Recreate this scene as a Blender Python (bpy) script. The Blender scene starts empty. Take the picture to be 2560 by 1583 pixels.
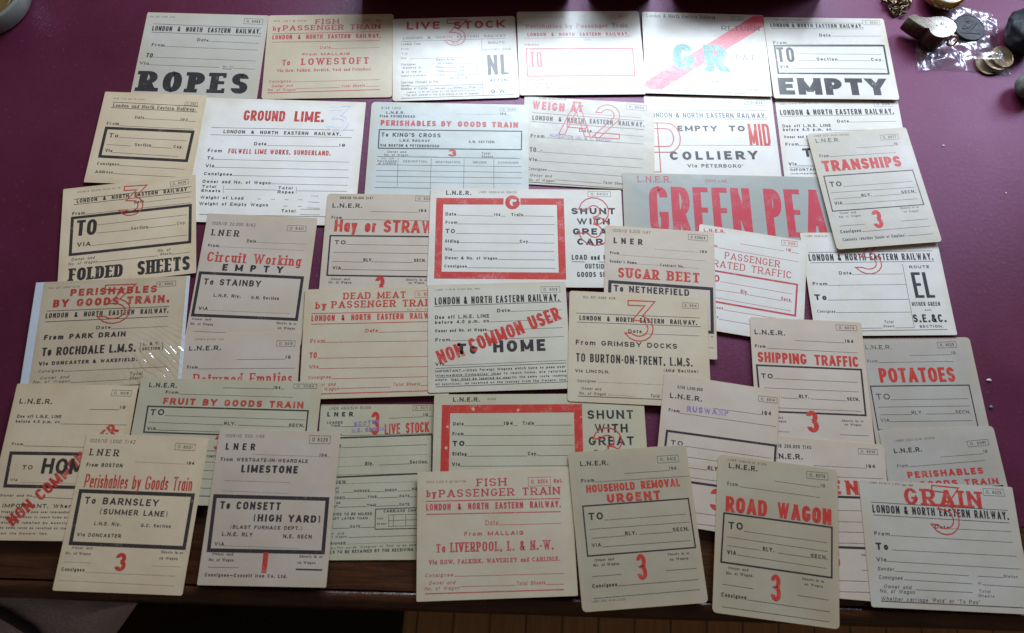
import bpy, bmesh, math, random
from mathutils import Matrix, Vector, noise
C = bpy.context.scene.collection
SC = bpy.context.scene
R = math.radians
MM = 0.001

# ------------------------------------------------------------------ camera
CAM_H = 0.60143; CAM_F = 1782.503; CAM_PITCH = 71.9757; CAM_ROLL = 4.1415
cam_data = bpy.data.cameras.new("camera")
cam_data.sensor_width = 36.0
cam_data.lens = CAM_F / 2560.0 * 36.0
cam_data.clip_start = 0.02
cam_data.clip_end = 30.0
cam = bpy.data.objects.new("camera", cam_data)
C.objects.link(cam)
_c, _s = math.cos(R(CAM_PITCH)), math.sin(R(CAM_PITCH))
_cr, _sr = math.cos(R(CAM_ROLL)), math.sin(R(CAM_ROLL))
_right, _down, _fwd = Vector((1, 0, 0)), Vector((0, -_s, -_c)), Vector((0, _c, -_s))
_r2, _d2 = _right * _cr - _down * _sr, _right * _sr + _down * _cr
cam.matrix_world = Matrix(((_r2.x, -_d2.x, -_fwd.x, 0), (_r2.y, -_d2.y, -_fwd.y, 0),
                           (_r2.z, -_d2.z, -_fwd.z, CAM_H), (0, 0, 0, 1)))
cam_data.dof.use_dof = True; cam_data.dof.focus_distance = 0.68; cam_data.dof.aperture_fstop = 6.3
SC.camera = cam

# ------------------------------------------------------------------ world, lamps, exposure
w = bpy.data.worlds.new("World")
SC.world = w
w.use_nodes = True
w.node_tree.nodes["Background"].inputs[0].default_value = (1.0, 0.72, 0.52, 1)   # dim warm room
w.node_tree.nodes["Background"].inputs[1].default_value = 0.11

def area(name, loc, target, sx, sy, power, col, spread=180):
    d = bpy.data.lights.new(name, 'AREA')
    d.shape = 'RECTANGLE'; d.size = sx; d.size_y = sy; d.energy = power; d.color = col
    d.spread = R(spread)
    o = bpy.data.objects.new(name, d); C.objects.link(o)
    o.location = loc
    o.rotation_euler = (Vector(target) - Vector(loc)).to_track_quat('-Z', 'Y').to_euler()
    return o
area("window_light", (0.13, 0.98, 0.57), (0.12, 0.20, 0.10), 0.74, 0.29, 16.5, (0.76, 0.88, 1.0))
area("side_fill_light", (0.98, 0.96, 0.64), (0.42, 0.40, 0.0), 0.32, 0.42, 4.6, (0.72, 0.80, 1.0))  # added fill lamp that brightens the right-hand leather and the whistle
SC.view_settings.view_transform = 'Standard'
SC.view_settings.look = 'None'
SC.view_settings.exposure = 0.0
SC.view_settings.gamma = 1.0
SC.view_settings.use_curve_mapping = False
SC.cycles.max_bounces = 8
SC.cycles.transparent_max_bounces = 12

# ------------------------------------------------------------------ helpers
def obj(name, verts, faces, mats, parent=None, midx=None, smooth=False):
    me = bpy.data.meshes.new(name)
    me.from_pydata(verts, [], faces)
    for m in (mats if isinstance(mats, (list, tuple)) else [mats]):
        me.materials.append(m)
    if midx:
        me.polygons.foreach_set("material_index", midx)
    if smooth:
        me.polygons.foreach_set("use_smooth", [True] * len(me.polygons))
    me.update()
    o = bpy.data.objects.new(name, me)
    C.objects.link(o)
    if parent is not None:
        o.parent = parent
    return o

def from_bm(name, bm, mats, parent=None, smooth=False):
    me = bpy.data.meshes.new(name)
    bm.normal_update(); bm.to_mesh(me); bm.free()
    for m in (mats if isinstance(mats, (list, tuple)) else [mats]):
        me.materials.append(m)
    if smooth:
        me.polygons.foreach_set("use_smooth", [True] * len(me.polygons))
    o = bpy.data.objects.new(name, me)
    C.objects.link(o)
    if parent is not None:
        o.parent = parent
    return o

def tag(o, label=None, cat=None, group=None, kind=None):
    if label: o['label'] = label
    if cat: o['category'] = cat
    if group: o['group'] = group
    if kind: o['kind'] = kind
    return o

def thing(name, label, cat, loc=(0, 0, 0), rotz=0, group=None):
    o = bpy.data.objects.new(name, None)
    C.objects.link(o); o.location = loc; o.rotation_euler = (0, 0, rotz)
    o.empty_display_size = 0.01
    return tag(o, label, cat, group)

def lathe(name, prof, mat, parent=None, n=64, axis_loc=(0, 0, 0), smooth=True, closed=False):
    vs, fs = [], []
    m = len(prof)
    for i in range(n):
        a = 2 * math.pi * i / n
        for r, z in prof:
            vs.append((axis_loc[0] + r * math.cos(a), axis_loc[1] + r * math.sin(a), axis_loc[2] + z))
    for i in range(n):
        j = (i + 1) % n
        for k in range(m if closed else m - 1):
            l = (k + 1) % m
            fs.append((i * m + k, j * m + k, j * m + l, i * m + l))
    o = obj(name, vs, fs, mat, parent)
    bm = bmesh.new(); bm.from_mesh(o.data)
    bmesh.ops.remove_doubles(bm, verts=bm.verts, dist=1e-7)
    bmesh.ops.recalc_face_normals(bm, faces=bm.faces)
    bm.to_mesh(o.data); bm.free()
    o.data.polygons.foreach_set("use_smooth", [smooth] * len(o.data.polygons))
    return o

# ------------------------------------------------------------------ materials
class N:
    def __init__(s, name):
        s.m = bpy.data.materials.new(name); s.m.use_nodes = True
        s.t = s.m.node_tree; s.t.nodes.clear()
        s.out = s.t.nodes.new('ShaderNodeOutputMaterial')
    def n(s, typ, **kw):
        x = s.t.nodes.new(typ)
        for k, v in kw.items():
            if k.startswith('i_'):
                key = k[2:]
                key = int(key) if key.isdigit() else key.replace('_', ' ')
                x.inputs[key].default_value = v
            else:
                setattr(x, k, v)
        return x
    def l(s, a, b): s.t.links.new(a, b)
    def coords(s, scale=(1, 1, 1), rnd=True, kind='Object'):
        tc = s.n('ShaderNodeTexCoord'); mp = s.n('ShaderNodeMapping')
        mp.inputs['Scale'].default_value = scale
        s.l(tc.outputs[kind], mp.inputs['Vector'])
        if rnd:
            oi = s.n('ShaderNodeObjectInfo'); mu = s.n('ShaderNodeMath', operation='MULTIPLY'); mu.inputs[1].default_value = 37.0
            s.l(oi.outputs['Random'], mu.inputs[0])
            cb = s.n('ShaderNodeCombineXYZ')
            for k in range(3): s.l(mu.outputs[0], cb.inputs[k])
            s.l(cb.outputs[0], mp.inputs['Location'])
        return mp.outputs[0]
    def noise(s, vec, scale, detail=3, rough=0.55, dist=0.0):
        x = s.n('ShaderNodeTexNoise'); x.inputs['Scale'].default_value = scale
        x.inputs['Detail'].default_value = detail; x.inputs['Roughness'].default_value = rough
        x.inputs['Distortion'].default_value = dist
        s.l(vec, x.inputs['Vector']); return x.outputs[0]
    def ramp(s, fac, stops):
        x = s.n('ShaderNodeValToRGB'); cr = x.color_ramp
        while len(cr.elements) < len(stops): cr.elements.new(0.5)
        for e, (p, c) in zip(cr.elements, stops):
            e.position = p; e.color = (c[0], c[1], c[2], 1) if len(c) == 3 else c
        s.l(fac, x.inputs[0]); return x.outputs[0]
    def mix(s, fac, a, b, blend='MIX'):
        x = s.n('ShaderNodeMix', data_type='RGBA', blend_type=blend)
        for sock, v in ((x.inputs[0], fac), (x.inputs[6], a), (x.inputs[7], b)):
            if hasattr(v, 'is_output') or isinstance(v, bpy.types.NodeSocket): s.l(v, sock)
            else: sock.default_value = v if not isinstance(v, tuple) else (v + (1,))[:4]
        return x.outputs[2]
    def rng(s, v, a, b, c, d):
        x = s.n('ShaderNodeMapRange'); x.inputs[1].default_value = a; x.inputs[2].default_value = b
        x.inputs[3].default_value = c; x.inputs[4].default_value = d
        s.l(v, x.inputs[0]); return x.outputs[0]
    def bump(s, h, strength, dist):
        x = s.n('ShaderNodeBump'); x.inputs['Strength'].default_value = strength; x.inputs['Distance'].default_value = dist
        s.l(h, x.inputs['Height']); return x.outputs[0]
    def bsdf(s, base, rough=0.5, spec=0.5, normal=None, metal=0.0, **kw):
        x = s.n('ShaderNodeBsdfPrincipled')
        for k, v in (('Base Color', base), ('Roughness', rough), ('Specular IOR Level', spec), ('Metallic', metal)):
            if isinstance(v, bpy.types.NodeSocket): s.l(v, x.inputs[k])
            else: x.inputs[k].default_value = (v + (1,))[:4] if isinstance(v, tuple) else v
        for k, v in kw.items():
            x.inputs[k.replace('_', ' ')].default_value = v
        if normal is not None: s.l(normal, x.inputs['Normal'])
        s.l(x.outputs[0], s.out.inputs[0])
        return x

def mul(c, k): return tuple(x * k for x in c)

_paper = {}
PAPER_K = 0.82
def paper(col):
    if col in _paper: return _paper[col]
    key_ = col; col = mul(col, PAPER_K)
    s = N('card_stock')
    v = s.coords()
    blot = s.noise(v, 22, 4, 0.6)
    fib = s.noise(v, 900, 2, 0.6)
    spots = s.noise(v, 150, 3, 0.65)
    base = s.mix(s.rng(blot, 0.3, 0.75, 0.0, 1.0), mul(col, 1.04), (col[0] * 0.90, col[1] * 0.86, col[2] * 0.78))
    base = s.mix(s.rng(fib, 0.3, 0.7, 0.0, 0.10), base, mul(col, 0.6))
    base = s.mix(s.rng(spots, 0.70, 0.78, 0.0, 0.32), base, (0.30, 0.22, 0.13))
    # handled, yellowed margins
    tc = s.n('ShaderNodeTexCoord'); sp = s.n('ShaderNodeSeparateXYZ'); s.l(tc.outputs['Generated'], sp.inputs[0])
    ds = []
    for k in (0, 1):
        a = s.n('ShaderNodeMath', operation='SUBTRACT'); s.l(sp.outputs[k], a.inputs[0]); a.inputs[1].default_value = 0.5
        b = s.n('ShaderNodeMath', operation='ABSOLUTE'); s.l(a.outputs[0], b.inputs[0]); ds.append(b.outputs[0])
    mx = s.n('ShaderNodeMath', operation='MAXIMUM'); s.l(ds[0], mx.inputs[0]); s.l(ds[1], mx.inputs[1])
    ad = s.n('ShaderNodeMath', operation='ADD'); s.l(mx.outputs[0], ad.inputs[0])
    s.l(s.rng(blot, 0.2, 0.8, -0.035, 0.035), ad.inputs[1])
    base = s.mix(s.rng(ad.outputs[0], 0.44, 0.515, 0.0, 0.30), base, (0.50, 0.38, 0.22))
    hsum = s.n('ShaderNodeMath', operation='ADD')
    s.l(s.noise(v, 420, 3, 0.6), hsum.inputs[0]); s.l(s.rng(s.noise(v, 26, 2, 0.5), 0, 1, 0, 14), hsum.inputs[1])
    nrm = s.bump(hsum.outputs[0], 0.22, 0.00022)
    s.bsdf(base, s.rng(blot, 0.3, 0.7, 0.25, 0.32), 0.50, nrm)
    _paper[key_] = s.m
    return s.m

INKCOL = {'K': (0.018, 0.017, 0.022), 'R': (0.45, 0.030, 0.024), 'C': (0.44, 0.036, 0.058), 'P': (0.66, 0.055, 0.10),
          'G': (0.02, 0.22, 0.2), 'E': (0.008, 0.20, 0.17), 'V': (0.10, 0.07, 0.36), 'U': (0.25, 0.37, 0.55)}
_ink = {}
def ink(code, papercol):
    key = (code, papercol)
    if key in _ink: return _ink[key]
    if code == 'W':
        _ink[key] = paper(papercol); return _ink[key]
    s = N('printing_ink')
    v = s.coords(rnd=True)
    c = INKCOL[code]
    speck = s.noise(v, 1300, 3, 0.7)
    wear = s.noise(v, 90, 4, 0.65)
    ad = s.n('ShaderNodeMath', operation='ADD'); s.l(speck, ad.inputs[0]); s.l(s.rng(wear, 0.2, 0.8, -0.24, 0.24), ad.inputs[1])
    thin = {'K': (0.64, 0.86, 0.03, 0.55), 'V': (0.42, 0.72, 0.12, 0.7), 'P': (0.50, 0.80, 0.05, 0.5),
            'E': (0.46, 0.70, 0.0, 0.5), 'U': (0.35, 0.66, 0.25, 0.8)}.get(code, (0.57, 0.80, 0.03, 0.50))
    fac = s.rng(ad.outputs[0], *thin)
    col = s.mix(fac, c, papercol)
    s.bsdf(col, 0.29, 0.44)
    _ink[key] = s.m
    return s.m

# burgundy leather skiver of the desk top
s = N('burgundy_leather'); v = s.coords(rnd=False)
g1 = s.noise(v, 1500, 3, 0.6); g2 = s.noise(v, 9, 5, 0.6); g3 = s.noise(v, 240, 3, 0.6)
base = s.mix(s.rng(g2, 0.3, 0.7, 0, 1), (0.058, 0.0062, 0.020), (0.082, 0.0095, 0.030))
base = s.mix(s.rng(g3, 0.62, 0.75, 0, 0.35), base, (0.20, 0.075, 0.11))
hs = s.n('ShaderNodeMath', operation='ADD'); s.l(g1, hs.inputs[0]); s.l(g3, hs.inputs[1])
s.bsdf(base, s.rng(g2, 0.3, 0.7, 0.36, 0.46), 0.75, s.bump(hs.outputs[0], 0.35, 0.0004), Specular_Tint=(1.0, 0.62, 0.96, 1.0))
M_LEATHER = s.m

def wood(name, dark, light, scale=(1.2, 14, 14), rough=(0.25, 0.5), worn=0.5, bumpd=0.0006, kind='Object'):
    s = N(name); v = s.coords(scale, False, kind)
    grain = s.noise(v, 9, 6, 0.65, 1.2)
    v2 = s.coords((1, 1, 1), False, kind)
    pat = s.noise(v2, 26, 5, 0.62)
    base = s.ramp(grain, [(0.25, dark), (0.55, mul([a + b for a, b in zip(dark, light)], 0.5)), (0.8, light)])
    base = s.mix(s.rng(pat, 0.42, 0.7, 0, worn), base, mul(dark, 0.35))
    hs = s.n('ShaderNodeMath', operation='ADD'); s.l(grain, hs.inputs[0]); s.l(s.rng(pat, 0, 1, 0, 2.5), hs.inputs[1])
    s.bsdf(base, s.rng(pat, 0.35, 0.65, rough[0], rough[1]), 0.5, s.bump(hs.outputs[0], 0.6, bumpd))
    return s.m
M_WOOD = wood('polished_dark_wood', (0.018, 0.006, 0.003), (0.10, 0.036, 0.014), rough=(0.16, 0.42), bumpd=0.0011)
M_BOX = wood('dark_box_wood', (0.012, 0.006, 0.004), (0.035, 0.016, 0.01), rough=(0.4, 0.6))
def floor_mat():
    s = N('oak_floorboards'); v = s.coords((1, 1, 1), False)
    sp = s.n('ShaderNodeSeparateXYZ'); s.l(v, sp.inputs[0])
    br = s.n('ShaderNodeTexBrick'); br.offset = 0.35
    br.inputs['Scale'].default_value = 1.0; br.inputs['Brick Width'].default_value = 0.062; br.inputs['Row Height'].default_value = 0.9
    br.inputs['Mortar Size'].default_value = 0.0016
    br.inputs['Color1'].default_value = (0.37, 0.22, 0.105, 1); br.inputs['Color2'].default_value = (0.44, 0.265, 0.13, 1)
    br.inputs['Mortar'].default_value = (0.06, 0.03, 0.015, 1)
    s.l(v, br.inputs['Vector'])
    gv = s.coords((40, 3, 3), False)
    gr = s.noise(gv, 4, 5, 0.6, 0.8)
    base = s.mix(s.rng(gr, 0.3, 0.75, 0, 0.6), br.outputs[0], (0.14, 0.075, 0.035))
    s.bsdf(base, 0.4, 0.5)
    return s.m
M_FLOOR = floor_mat()

def plain(name, col, rough=0.5, metal=0.0, spec=0.5, var=0.25, scale=80, bumpd=0.0, **kw):
    s = N(name); v = s.coords()
    n1 = s.noise(v, scale, 4, 0.6)
    base = s.mix(s.rng(n1, 0.3, 0.7, 0, 1), mul(col, 1 + var), mul(col, 1 - var))
    nr = s.bump(n1, 0.5, bumpd) if bumpd else None
    s.bsdf(base, s.rng(n1, 0.3, 0.7, max(0.02, rough * 0.8), min(1, rough * 1.2)), spec, nr, metal, **kw)
    return s.m
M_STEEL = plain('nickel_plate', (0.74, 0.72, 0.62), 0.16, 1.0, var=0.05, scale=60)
M_BRASS = plain('aged_brass', (0.50, 0.34, 0.15), 0.28, 1.0, var=0.2, scale=120)
M_BRONZE = plain('dark_bronze', (0.03, 0.033, 0.038), 0.45, 0.3, var=0.25, scale=160, bumpd=0.0006)
M_DIAL = plain('silvered_dial', (0.45, 0.50, 0.52), 0.35, 0.3, var=0.15, scale=900)
M_CHAIN = plain('tarnished_chain_metal', (0.20, 0.145, 0.085), 0.30, 0.9, var=0.35, scale=200)
M_COIN = plain('worn_coin_metal', (0.20, 0.145, 0.085), 0.38, 0.75, var=0.3, scale=240, bumpd=0.0008)
M_STONE_D = plain('black_stone', (0.007, 0.008, 0.012), 0.6, spec=0.25, var=0.4, scale=60, bumpd=0.002)
M_STONE_G = plain('grey_green_stone', (0.10, 0.115, 0.095), 0.6, var=0.25, scale=90, bumpd=0.001)
M_ENGR = plain('engraved_mark', (0.05, 0.05, 0.045), 0.5, 0.2, var=0.2)
M_CLOTH = plain('grey_blue_upholstery', (0.50, 0.50, 0.66), 0.85, var=0.22, scale=500, bumpd=0.0015)
M_PIPING = plain('dark_blue_piping', (0.03, 0.028, 0.05), 0.8, var=0.2, scale=400)
M_BLACK_SHEET = plain('black_floor_sheet', (0.006, 0.005, 0.005), 0.95, var=0.4, scale=300, bumpd=0.004)
M_WHITE = plain('white_backing_card', (0.62, 0.66, 0.72), 0.4, var=0.05)
M_CRUMB = plain('pale_crumb', (0.62, 0.58, 0.5), 0.6, var=0.1)
M_BLUE = plain('blue_grey_grit', (0.10, 0.16, 0.28), 0.4, var=0.2)
M_SYRUP = plain('amber_candle_wax', (0.13, 0.075, 0.025), 0.35, var=0.2, scale=30)
def film(name, op, tint=(0.9, 0.94, 1.0), bscale=70, bd=0.004, rough=0.09):
    s = N(name); v = s.coords()
    h = s.noise(v, bscale, 4, 0.6, 0.6)
    nr = s.bump(h, 1.0, bd)
    gl = s.n('ShaderNodeBsdfGlossy'); gl.inputs['Roughness'].default_value = rough
    gl.inputs['Color'].default_value = tint + (1,)
    s.l(nr, gl.inputs['Normal'])
    tr = s.n('ShaderNodeBsdfTransparent'); tr.inputs['Color'].default_value = (0.96, 0.97, 0.98, 1)
    lw = s.n('ShaderNodeLayerWeight'); lw.inputs['Blend'].default_value = 0.5
    s.l(nr, lw.inputs['Normal'])
    pw = s.n('ShaderNodeMath', operation='POWER'); s.l(lw.outputs['Facing'], pw.inputs[0]); pw.inputs[1].default_value = 4.0
    ad = s.n('ShaderNodeMath', operation='MULTIPLY_ADD'); s.l(pw.outputs[0], ad.inputs[0]); ad.inputs[1].default_value = 0.85; ad.inputs[2].default_value = 0.05 + op
    mx = s.n('ShaderNodeMixShader'); s.l(ad.outputs[0], mx.inputs[0]); s.l(tr.outputs[0], mx.inputs[1]); s.l(gl.outputs[0], mx.inputs[2])
    s.l(mx.outputs[0], s.out.inputs[0])
    return s.m
M_FILM = film('clear_polythene', 0.17, bscale=16, bd=0.0012, rough=0.24)
M_SLEEVE = film('clear_sleeve_film', 0.02, bscale=30, bd=0.0004)
def glassm():
    s = N('clear_glass')
    x = s.bsdf((0.22, 0.25, 0.225), 0.15, 0.9); x.inputs['Transmission Weight'].default_value = 0.30; x.inputs['IOR'].default_value = 1.48
    return s.m
M_GLASS = glassm()

# ------------------------------------------------------------------ desk: leather top, wooden border, rounded lip, body
TILT = R(2.1)
desk = thing('writing_desk', 'dark wooden desk with burgundy leather top under the spread of cards', 'desk', (0, 0, 0), TILT)
def box_mesh(x0, x1, y0, y1, z0, z1):
    v = [(x, y, z) for z in (z0, z1) for y in (y0, y1) for x in (x0, x1)]
    f = [(0, 2, 3, 1), (4, 5, 7, 6), (0, 1, 5, 4), (2, 6, 7, 3), (0, 4, 6, 2), (1, 3, 7, 5)]
    return v, f
XL, XR, YB = -1.0, 1.0, 0.86
obj('leather_top', [(XL + .05, 0.0305, 0), (XR - .05, 0.0305, 0), (XR - .05, YB - .05, 0), (XL + .05, YB - .05, 0)], [(0, 1, 2, 3)], M_LEATHER, desk)
# wooden surround, a few tenths of a millimetre lower than the leather skiver
v, f = box_mesh(XL, XR, -0.0345, YB, -0.022, -0.0006)
obj('wooden_top', v, f, M_WOOD, desk)
# rounded front lip behind a fine groove
prof = [(-0.0352, -0.024), (-0.0352, -0.0035), (-0.0360, -0.0016), (-0.0376, -0.0006), (-0.0405, -0.0004), (-0.0440, -0.0014),
        (-0.0472, -0.0040), (-0.0494, -0.0078), (-0.0503, -0.0125), (-0.0494, -0.0185), (-0.0465, -0.0235), (-0.042, -0.026)]
vs = []; fs = []
nx = 60
for i in range(nx + 1):
    x = XL + (XR - XL) * i / nx
    for y, z in prof: vs.append((x, y + 0.0006 * noise.noise((x * 9, y * 60, 0)), z + 0.0006 * noise.noise((x * 12, 3, y * 60))))
m = len(prof)
for i in range(nx):
    for k in range(m - 1): fs.append((i * m + k, i * m + k + 1, (i + 1) * m + k + 1, (i + 1) * m + k))
obj('front_lip', vs, fs, M_WOOD, desk, smooth=True)
v, f = box_mesh(XL + .03, XR - .03, -0.03, YB - .03, -0.10, -0.0222)
obj('apron', v, f, M_BOX, desk)
for sx in (XL + .06, XR - .06):
    for sy in (0.02, YB - .09):
        v, f = box_mesh(sx - .03, sx + .03, sy - .03, sy + .03, -0.715, -0.1001)
        obj('leg', v, f, M_BOX, desk)

floor = obj('floor', [(-3, -3, -0.72), (3, -3, -0.72), (3, 3, -0.72), (-3, 3, -0.72)], [(0, 1, 2, 3)], M_FLOOR)
tag(floor, kind='structure')
v, f = box_mesh(-1.7, -0.147, -1.2, 0.75, -0.7195, -0.712)
tag(obj('dark_floor_sheet', v, f, M_BLACK_SHEET), 'black sheet on the wooden floor under the left half of the desk', 'rug')  # flat black slab covering the left part of the floor

# upholstered stool pushed against the front of the desk
stool = thing('upholstered_stool', 'stool with grey blue padded seat just below the front left corner of the desk', 'stool', (0, 0, -0.72))
def pad(outline, z0, z1, crown, mat, name, parent):
    cx = sum(p[0] for p in outline) / len(outline); cy = sum(p[1] for p in outline) / len(outline)
    vs = []; fs = []; n = len(outline)
    rings = [(1.0, z0), (1.02, z0 + (z1 - z0) * .5), (0.99, z1 - .004), (0.95, z1), (0.8, z1 + crown * .4), (0.5, z1 + crown * .85), (0.2, z1 + crown)]
    for k, z in rings:
        for x, y in outline:
            X, Y = cx + (x - cx) * k, cy + (y - cy) * k
            vs.append((X, Y, z + 0.004 * noise.noise((X * 30, Y * 30, z))))
    for r_ in range(len(rings) - 1):
        for i in range(n):
            j = (i + 1) % n
            fs.append((r_ * n + i, r_ * n + j, (r_ + 1) * n + j, (r_ + 1) * n + i))
    fs.append(tuple((len(rings) - 1) * n + i for i in range(n)))
    return obj(name, vs, fs, mat, parent, smooth=True)
def dens(pts, k=6):
    o = []
    for i in range(len(pts)):
        a, b = pts[i], pts[(i + 1) % len(pts)]
        for t in range(k): o.append((a[0] + (b[0] - a[0]) * t / k, a[1] + (b[1] - a[1]) * t / k))
    return o
seat_out = dens([(-0.84, -0.30), (-0.50, -0.30), (-0.452, -0.20), (-0.404, -0.100), (-0.397, -0.0865), (-0.424, -0.0795), (-0.55, -0.074), (-0.84, -0.072)])
pad(seat_out, 0.45, 0.518, 0.004, M_CLOTH, 'seat_pad', stool)
vs = []; fs = []
pts = [(-0.55, -0.086), (-0.50, -0.0965), (-0.463, -0.112), (-0.43, -0.14), (-0.41, -0.2)]
for p in pts:
    for k in range(8):
        a = k * math.pi / 4
        vs.append((p[0] + .0045 * math.cos(a) * .5, p[1] + .0045 * math.cos(a), .5245 + .003 * math.sin(a)))
for i in range(len(pts) - 1):
    for k in range(8): fs.append((i * 8 + k, i * 8 + (k + 1) % 8, i * 8 + 8 + (k + 1) % 8, i * 8 + 8 + k))
obj('seat_piping', vs, fs, M_PIPING, stool, smooth=True)
for lx, ly in ((-0.80, -0.27), (-0.50, -0.27), (-0.80, -0.10), (-0.46, -0.12)):
    v, f = box_mesh(lx - .016, lx + .016, ly - .016, ly + .016, 0.0085, 0.455)
    obj('leg', v, f, M_BOX, stool)

# ------------------------------------------------------------------ letterpress: skeleton letters drawn with a broad pen
X_ = 0.68
def arc(cx, cy, rx, ry, a, b, n=10):
    n = max(3, int(abs(b - a) / 22))
    return [(cx + rx * math.cos(R(a + (b - a) * i / n)), cy + ry * math.sin(R(a + (b - a) * i / n))) for i in range(n + 1)]
def glyph(ch, r, b=0.46):
    """relative width, strokes; r is the vertical radius of full-height bowls"""
    S0 = [(0, 0), (0, 1)]
    x2 = X_ / 2
    ga = math.degrees(math.asin(max(0.0, min(.75, (.77 - (1 - r)) / r))))
    ea = math.degrees(math.asin(max(.25, min(.8, (min(x2, r) - .13) / min(x2, r)))))
    rl = min(x2, r)
    def O(r): return arc(.5, 1 - r, .5, r, 0, 180) + arc(.5, r, .5, r, 180, 360)
    def lo(x=0.5): return arc(.5, X_ - rl, .5, rl, 0, 180) + arc(.5, rl, .5, rl, 180, 360)
    P = [(0, 1), (1 - b, 1)] + arc(1 - b, .725, b, .275, 90, -90) + [(0, .45)]
    if ch == 'A': return .86, [[(0, 0), (.5, 1)], [(1, 0), (.5, 1)], [(.16, .27), (.84, .27)]]
    if ch == 'B': return .76, [S0, [(0, 1), (.94 - b, 1)] + arc(.94 - b, .76, b, .24, 90, -90) + [(0, .52)], [(0, .52), (1 - b, .52)] + arc(1 - b, .26, b, .26, 90, -90) + [(0, 0)]]
    if ch == 'C': return .76, [arc(.5, 1 - r, .5, r, ga, 180) + arc(.5, r, .5, r, 180, 360 - ga)]
    if ch == 'D': return .8, [S0, [(0, 1), (1 - b, 1)] + arc(1 - b, 1 - r, b, r, 90, 0) + arc(1 - b, r, b, r, 0, -90) + [(0, 0)]]
    if ch == 'E': return .66, [S0, [(0, 1), (1, 1)], [(0, .52), (.82, .52)], [(0, 0), (1, 0)]]
    if ch == 'F': return .62, [S0, [(0, 1), (1, 1)], [(0, .5), (.82, .5)]]
    if ch == 'G': return .8, [arc(.5, 1 - r, .5, r, ga, 180) + arc(.5, r, .5, r, 180, 360) + [(1, .40)], [(.52, .40), (1, .40)]]
    if ch == 'H': return .8, [S0, [(1, 0), (1, 1)], [(0, .52), (1, .52)]]
    if ch == 'I': return 0, [[(.5, 0), (.5, 1)]]
    if ch == 'J': return .55, [[(1, 1), (1, r)] + arc(.5, r, .5, r, 0, -165)]
    if ch == 'K': return .8, [S0, [(1, 1), (.03, .36)], [(.32, .56), (1, 0)]]
    if ch == 'L': return .62, [S0, [(0, 0), (1, 0)]]
    if ch == 'M': return 1.0, [S0, [(1, 0), (1, 1)], [(0, 1), (.5, .05)], [(1, 1), (.5, .05)]]
    if ch == 'N': return .82, [S0, [(1, 0), (1, 1)], [(0, 1), (1, 0)]]
    if ch == 'O': return .82, [('c', O(r))]
    if ch == 'P': return .72, [S0, P]
    if ch == 'Q': return .82, [('c', O(r)), [(.55, .28), (1, -.04)]]
    if ch == 'R': return .78, [S0, P, [(.48, .45), (1, 0)]]
    if ch == 'S': return .72, [arc(.5, .745, .5, .255, 8, 262) + arc(.5, .255, .5, .255, 82, -172)]
    if ch == 'T': return .74, [[(0, 1), (1, 1)], [(.5, 1), (.5, 0)]]
    if ch == 'U': return .8, [[(0, 1), (0, r)] + arc(.5, r, .5, r, 180, 360) + [(1, 1)]]
    if ch == 'V': return .84, [[(0, 1), (.5, 0)], [(1, 1), (.5, 0)]]
    if ch == 'W': return 1.18, [[(0, 1), (.27, 0)], [(.5, 1), (.27, 0)], [(.5, 1), (.73, 0)], [(1, 1), (.73, 0)]]
    if ch == 'X': return .8, [[(0, 1), (1, 0)], [(0, 0), (1, 1)]]
    if ch == 'Y': return .82, [[(0, 1), (.5, .42)], [(1, 1), (.5, .42)], [(.5, .46), (.5, 0)]]
    if ch == 'Z': return .72, [[(0, 1), (1, 1)], [(1, 1), (0, 0)], [(0, 0), (1, 0)]]
    if ch == 'a': return .56, [('c', lo()), [(1, X_), (1, 0)]]
    if ch == 'b': return .58, [S0, ('c', lo())]
    if ch == 'c': return .52, [arc(.5, X_ - rl, .5, rl, ea, 180) + arc(.5, rl, .5, rl, 180, 360 - ea)]
    if ch == 'd': return .58, [[(1, 0), (1, 1)], ('c', lo())]
    if ch == 'e': return .56, [[(0, .36), (1, .36)], [(1, .36)] + arc(.5, X_ - rl, .5, rl, 0, 180) + arc(.5, rl, .5, rl, 180, 360 - ea)]
    if ch == 'f': return .34, [[(.35, 0), (.35, .8)] + arc(.85, .8, .5, .2, 180, 80), [(0, X_), (.9, X_)]]
    if ch == 'g': return .56, [('c', lo()), [(1, X_), (1, -.08)] + arc(.5, -.08, .5, .18, 0, -160)]
    if ch == 'h': return .56, [S0, [(0, .3)] + arc(.5, X_ - .28, .5, .28, 180, 0) + [(1, 0)]]
    if ch == 'i': return 0, [[(.5, 0), (.5, X_)], ('d', (.5, .93))]
    if ch == 'j': return .2, [[(.8, X_), (.8, -.1)] + arc(.3, -.1, .5, .16, 0, -100), ('d', (.8, .93))]
    if ch == 'k': return .55, [S0, [(1, X_), (.05, .26)], [(.34, .4), (1, 0)]]
    if ch == 'l': return 0, [[(.5, 0), (.5, 1)]]
    if ch == 'm': return .92, [[(0, 0), (0, X_)], [(0, .3)] + arc(.25, X_ - .25, .25, .25, 180, 0) + [(.5, 0)], [(.5, .3)] + arc(.75, X_ - .25, .25, .25, 180, 0) + [(1, 0)]]
    if ch == 'n': return .56, [[(0, 0), (0, X_)], [(0, .3)] + arc(.5, X_ - .28, .5, .28, 180, 0) + [(1, 0)]]
    if ch == 'o': return .56, [('c', lo())]
    if ch == 'p': return .58, [[(0, X_), (0, -.28)], ('c', lo())]
    if ch == 'q': return .58, [[(1, X_), (1, -.28)], ('c', lo())]
    if ch == 'r': return .38, [[(0, 0), (0, X_)], [(0, .25)] + arc(.75, X_ - .32, .75, .32, 180, 75)]
    if ch == 's': return .48, [arc(.5, X_ * .745, .5, X_ * .255, 8, 262) + arc(.5, X_ * .255, .5, X_ * .255, 82, -172)]
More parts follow.
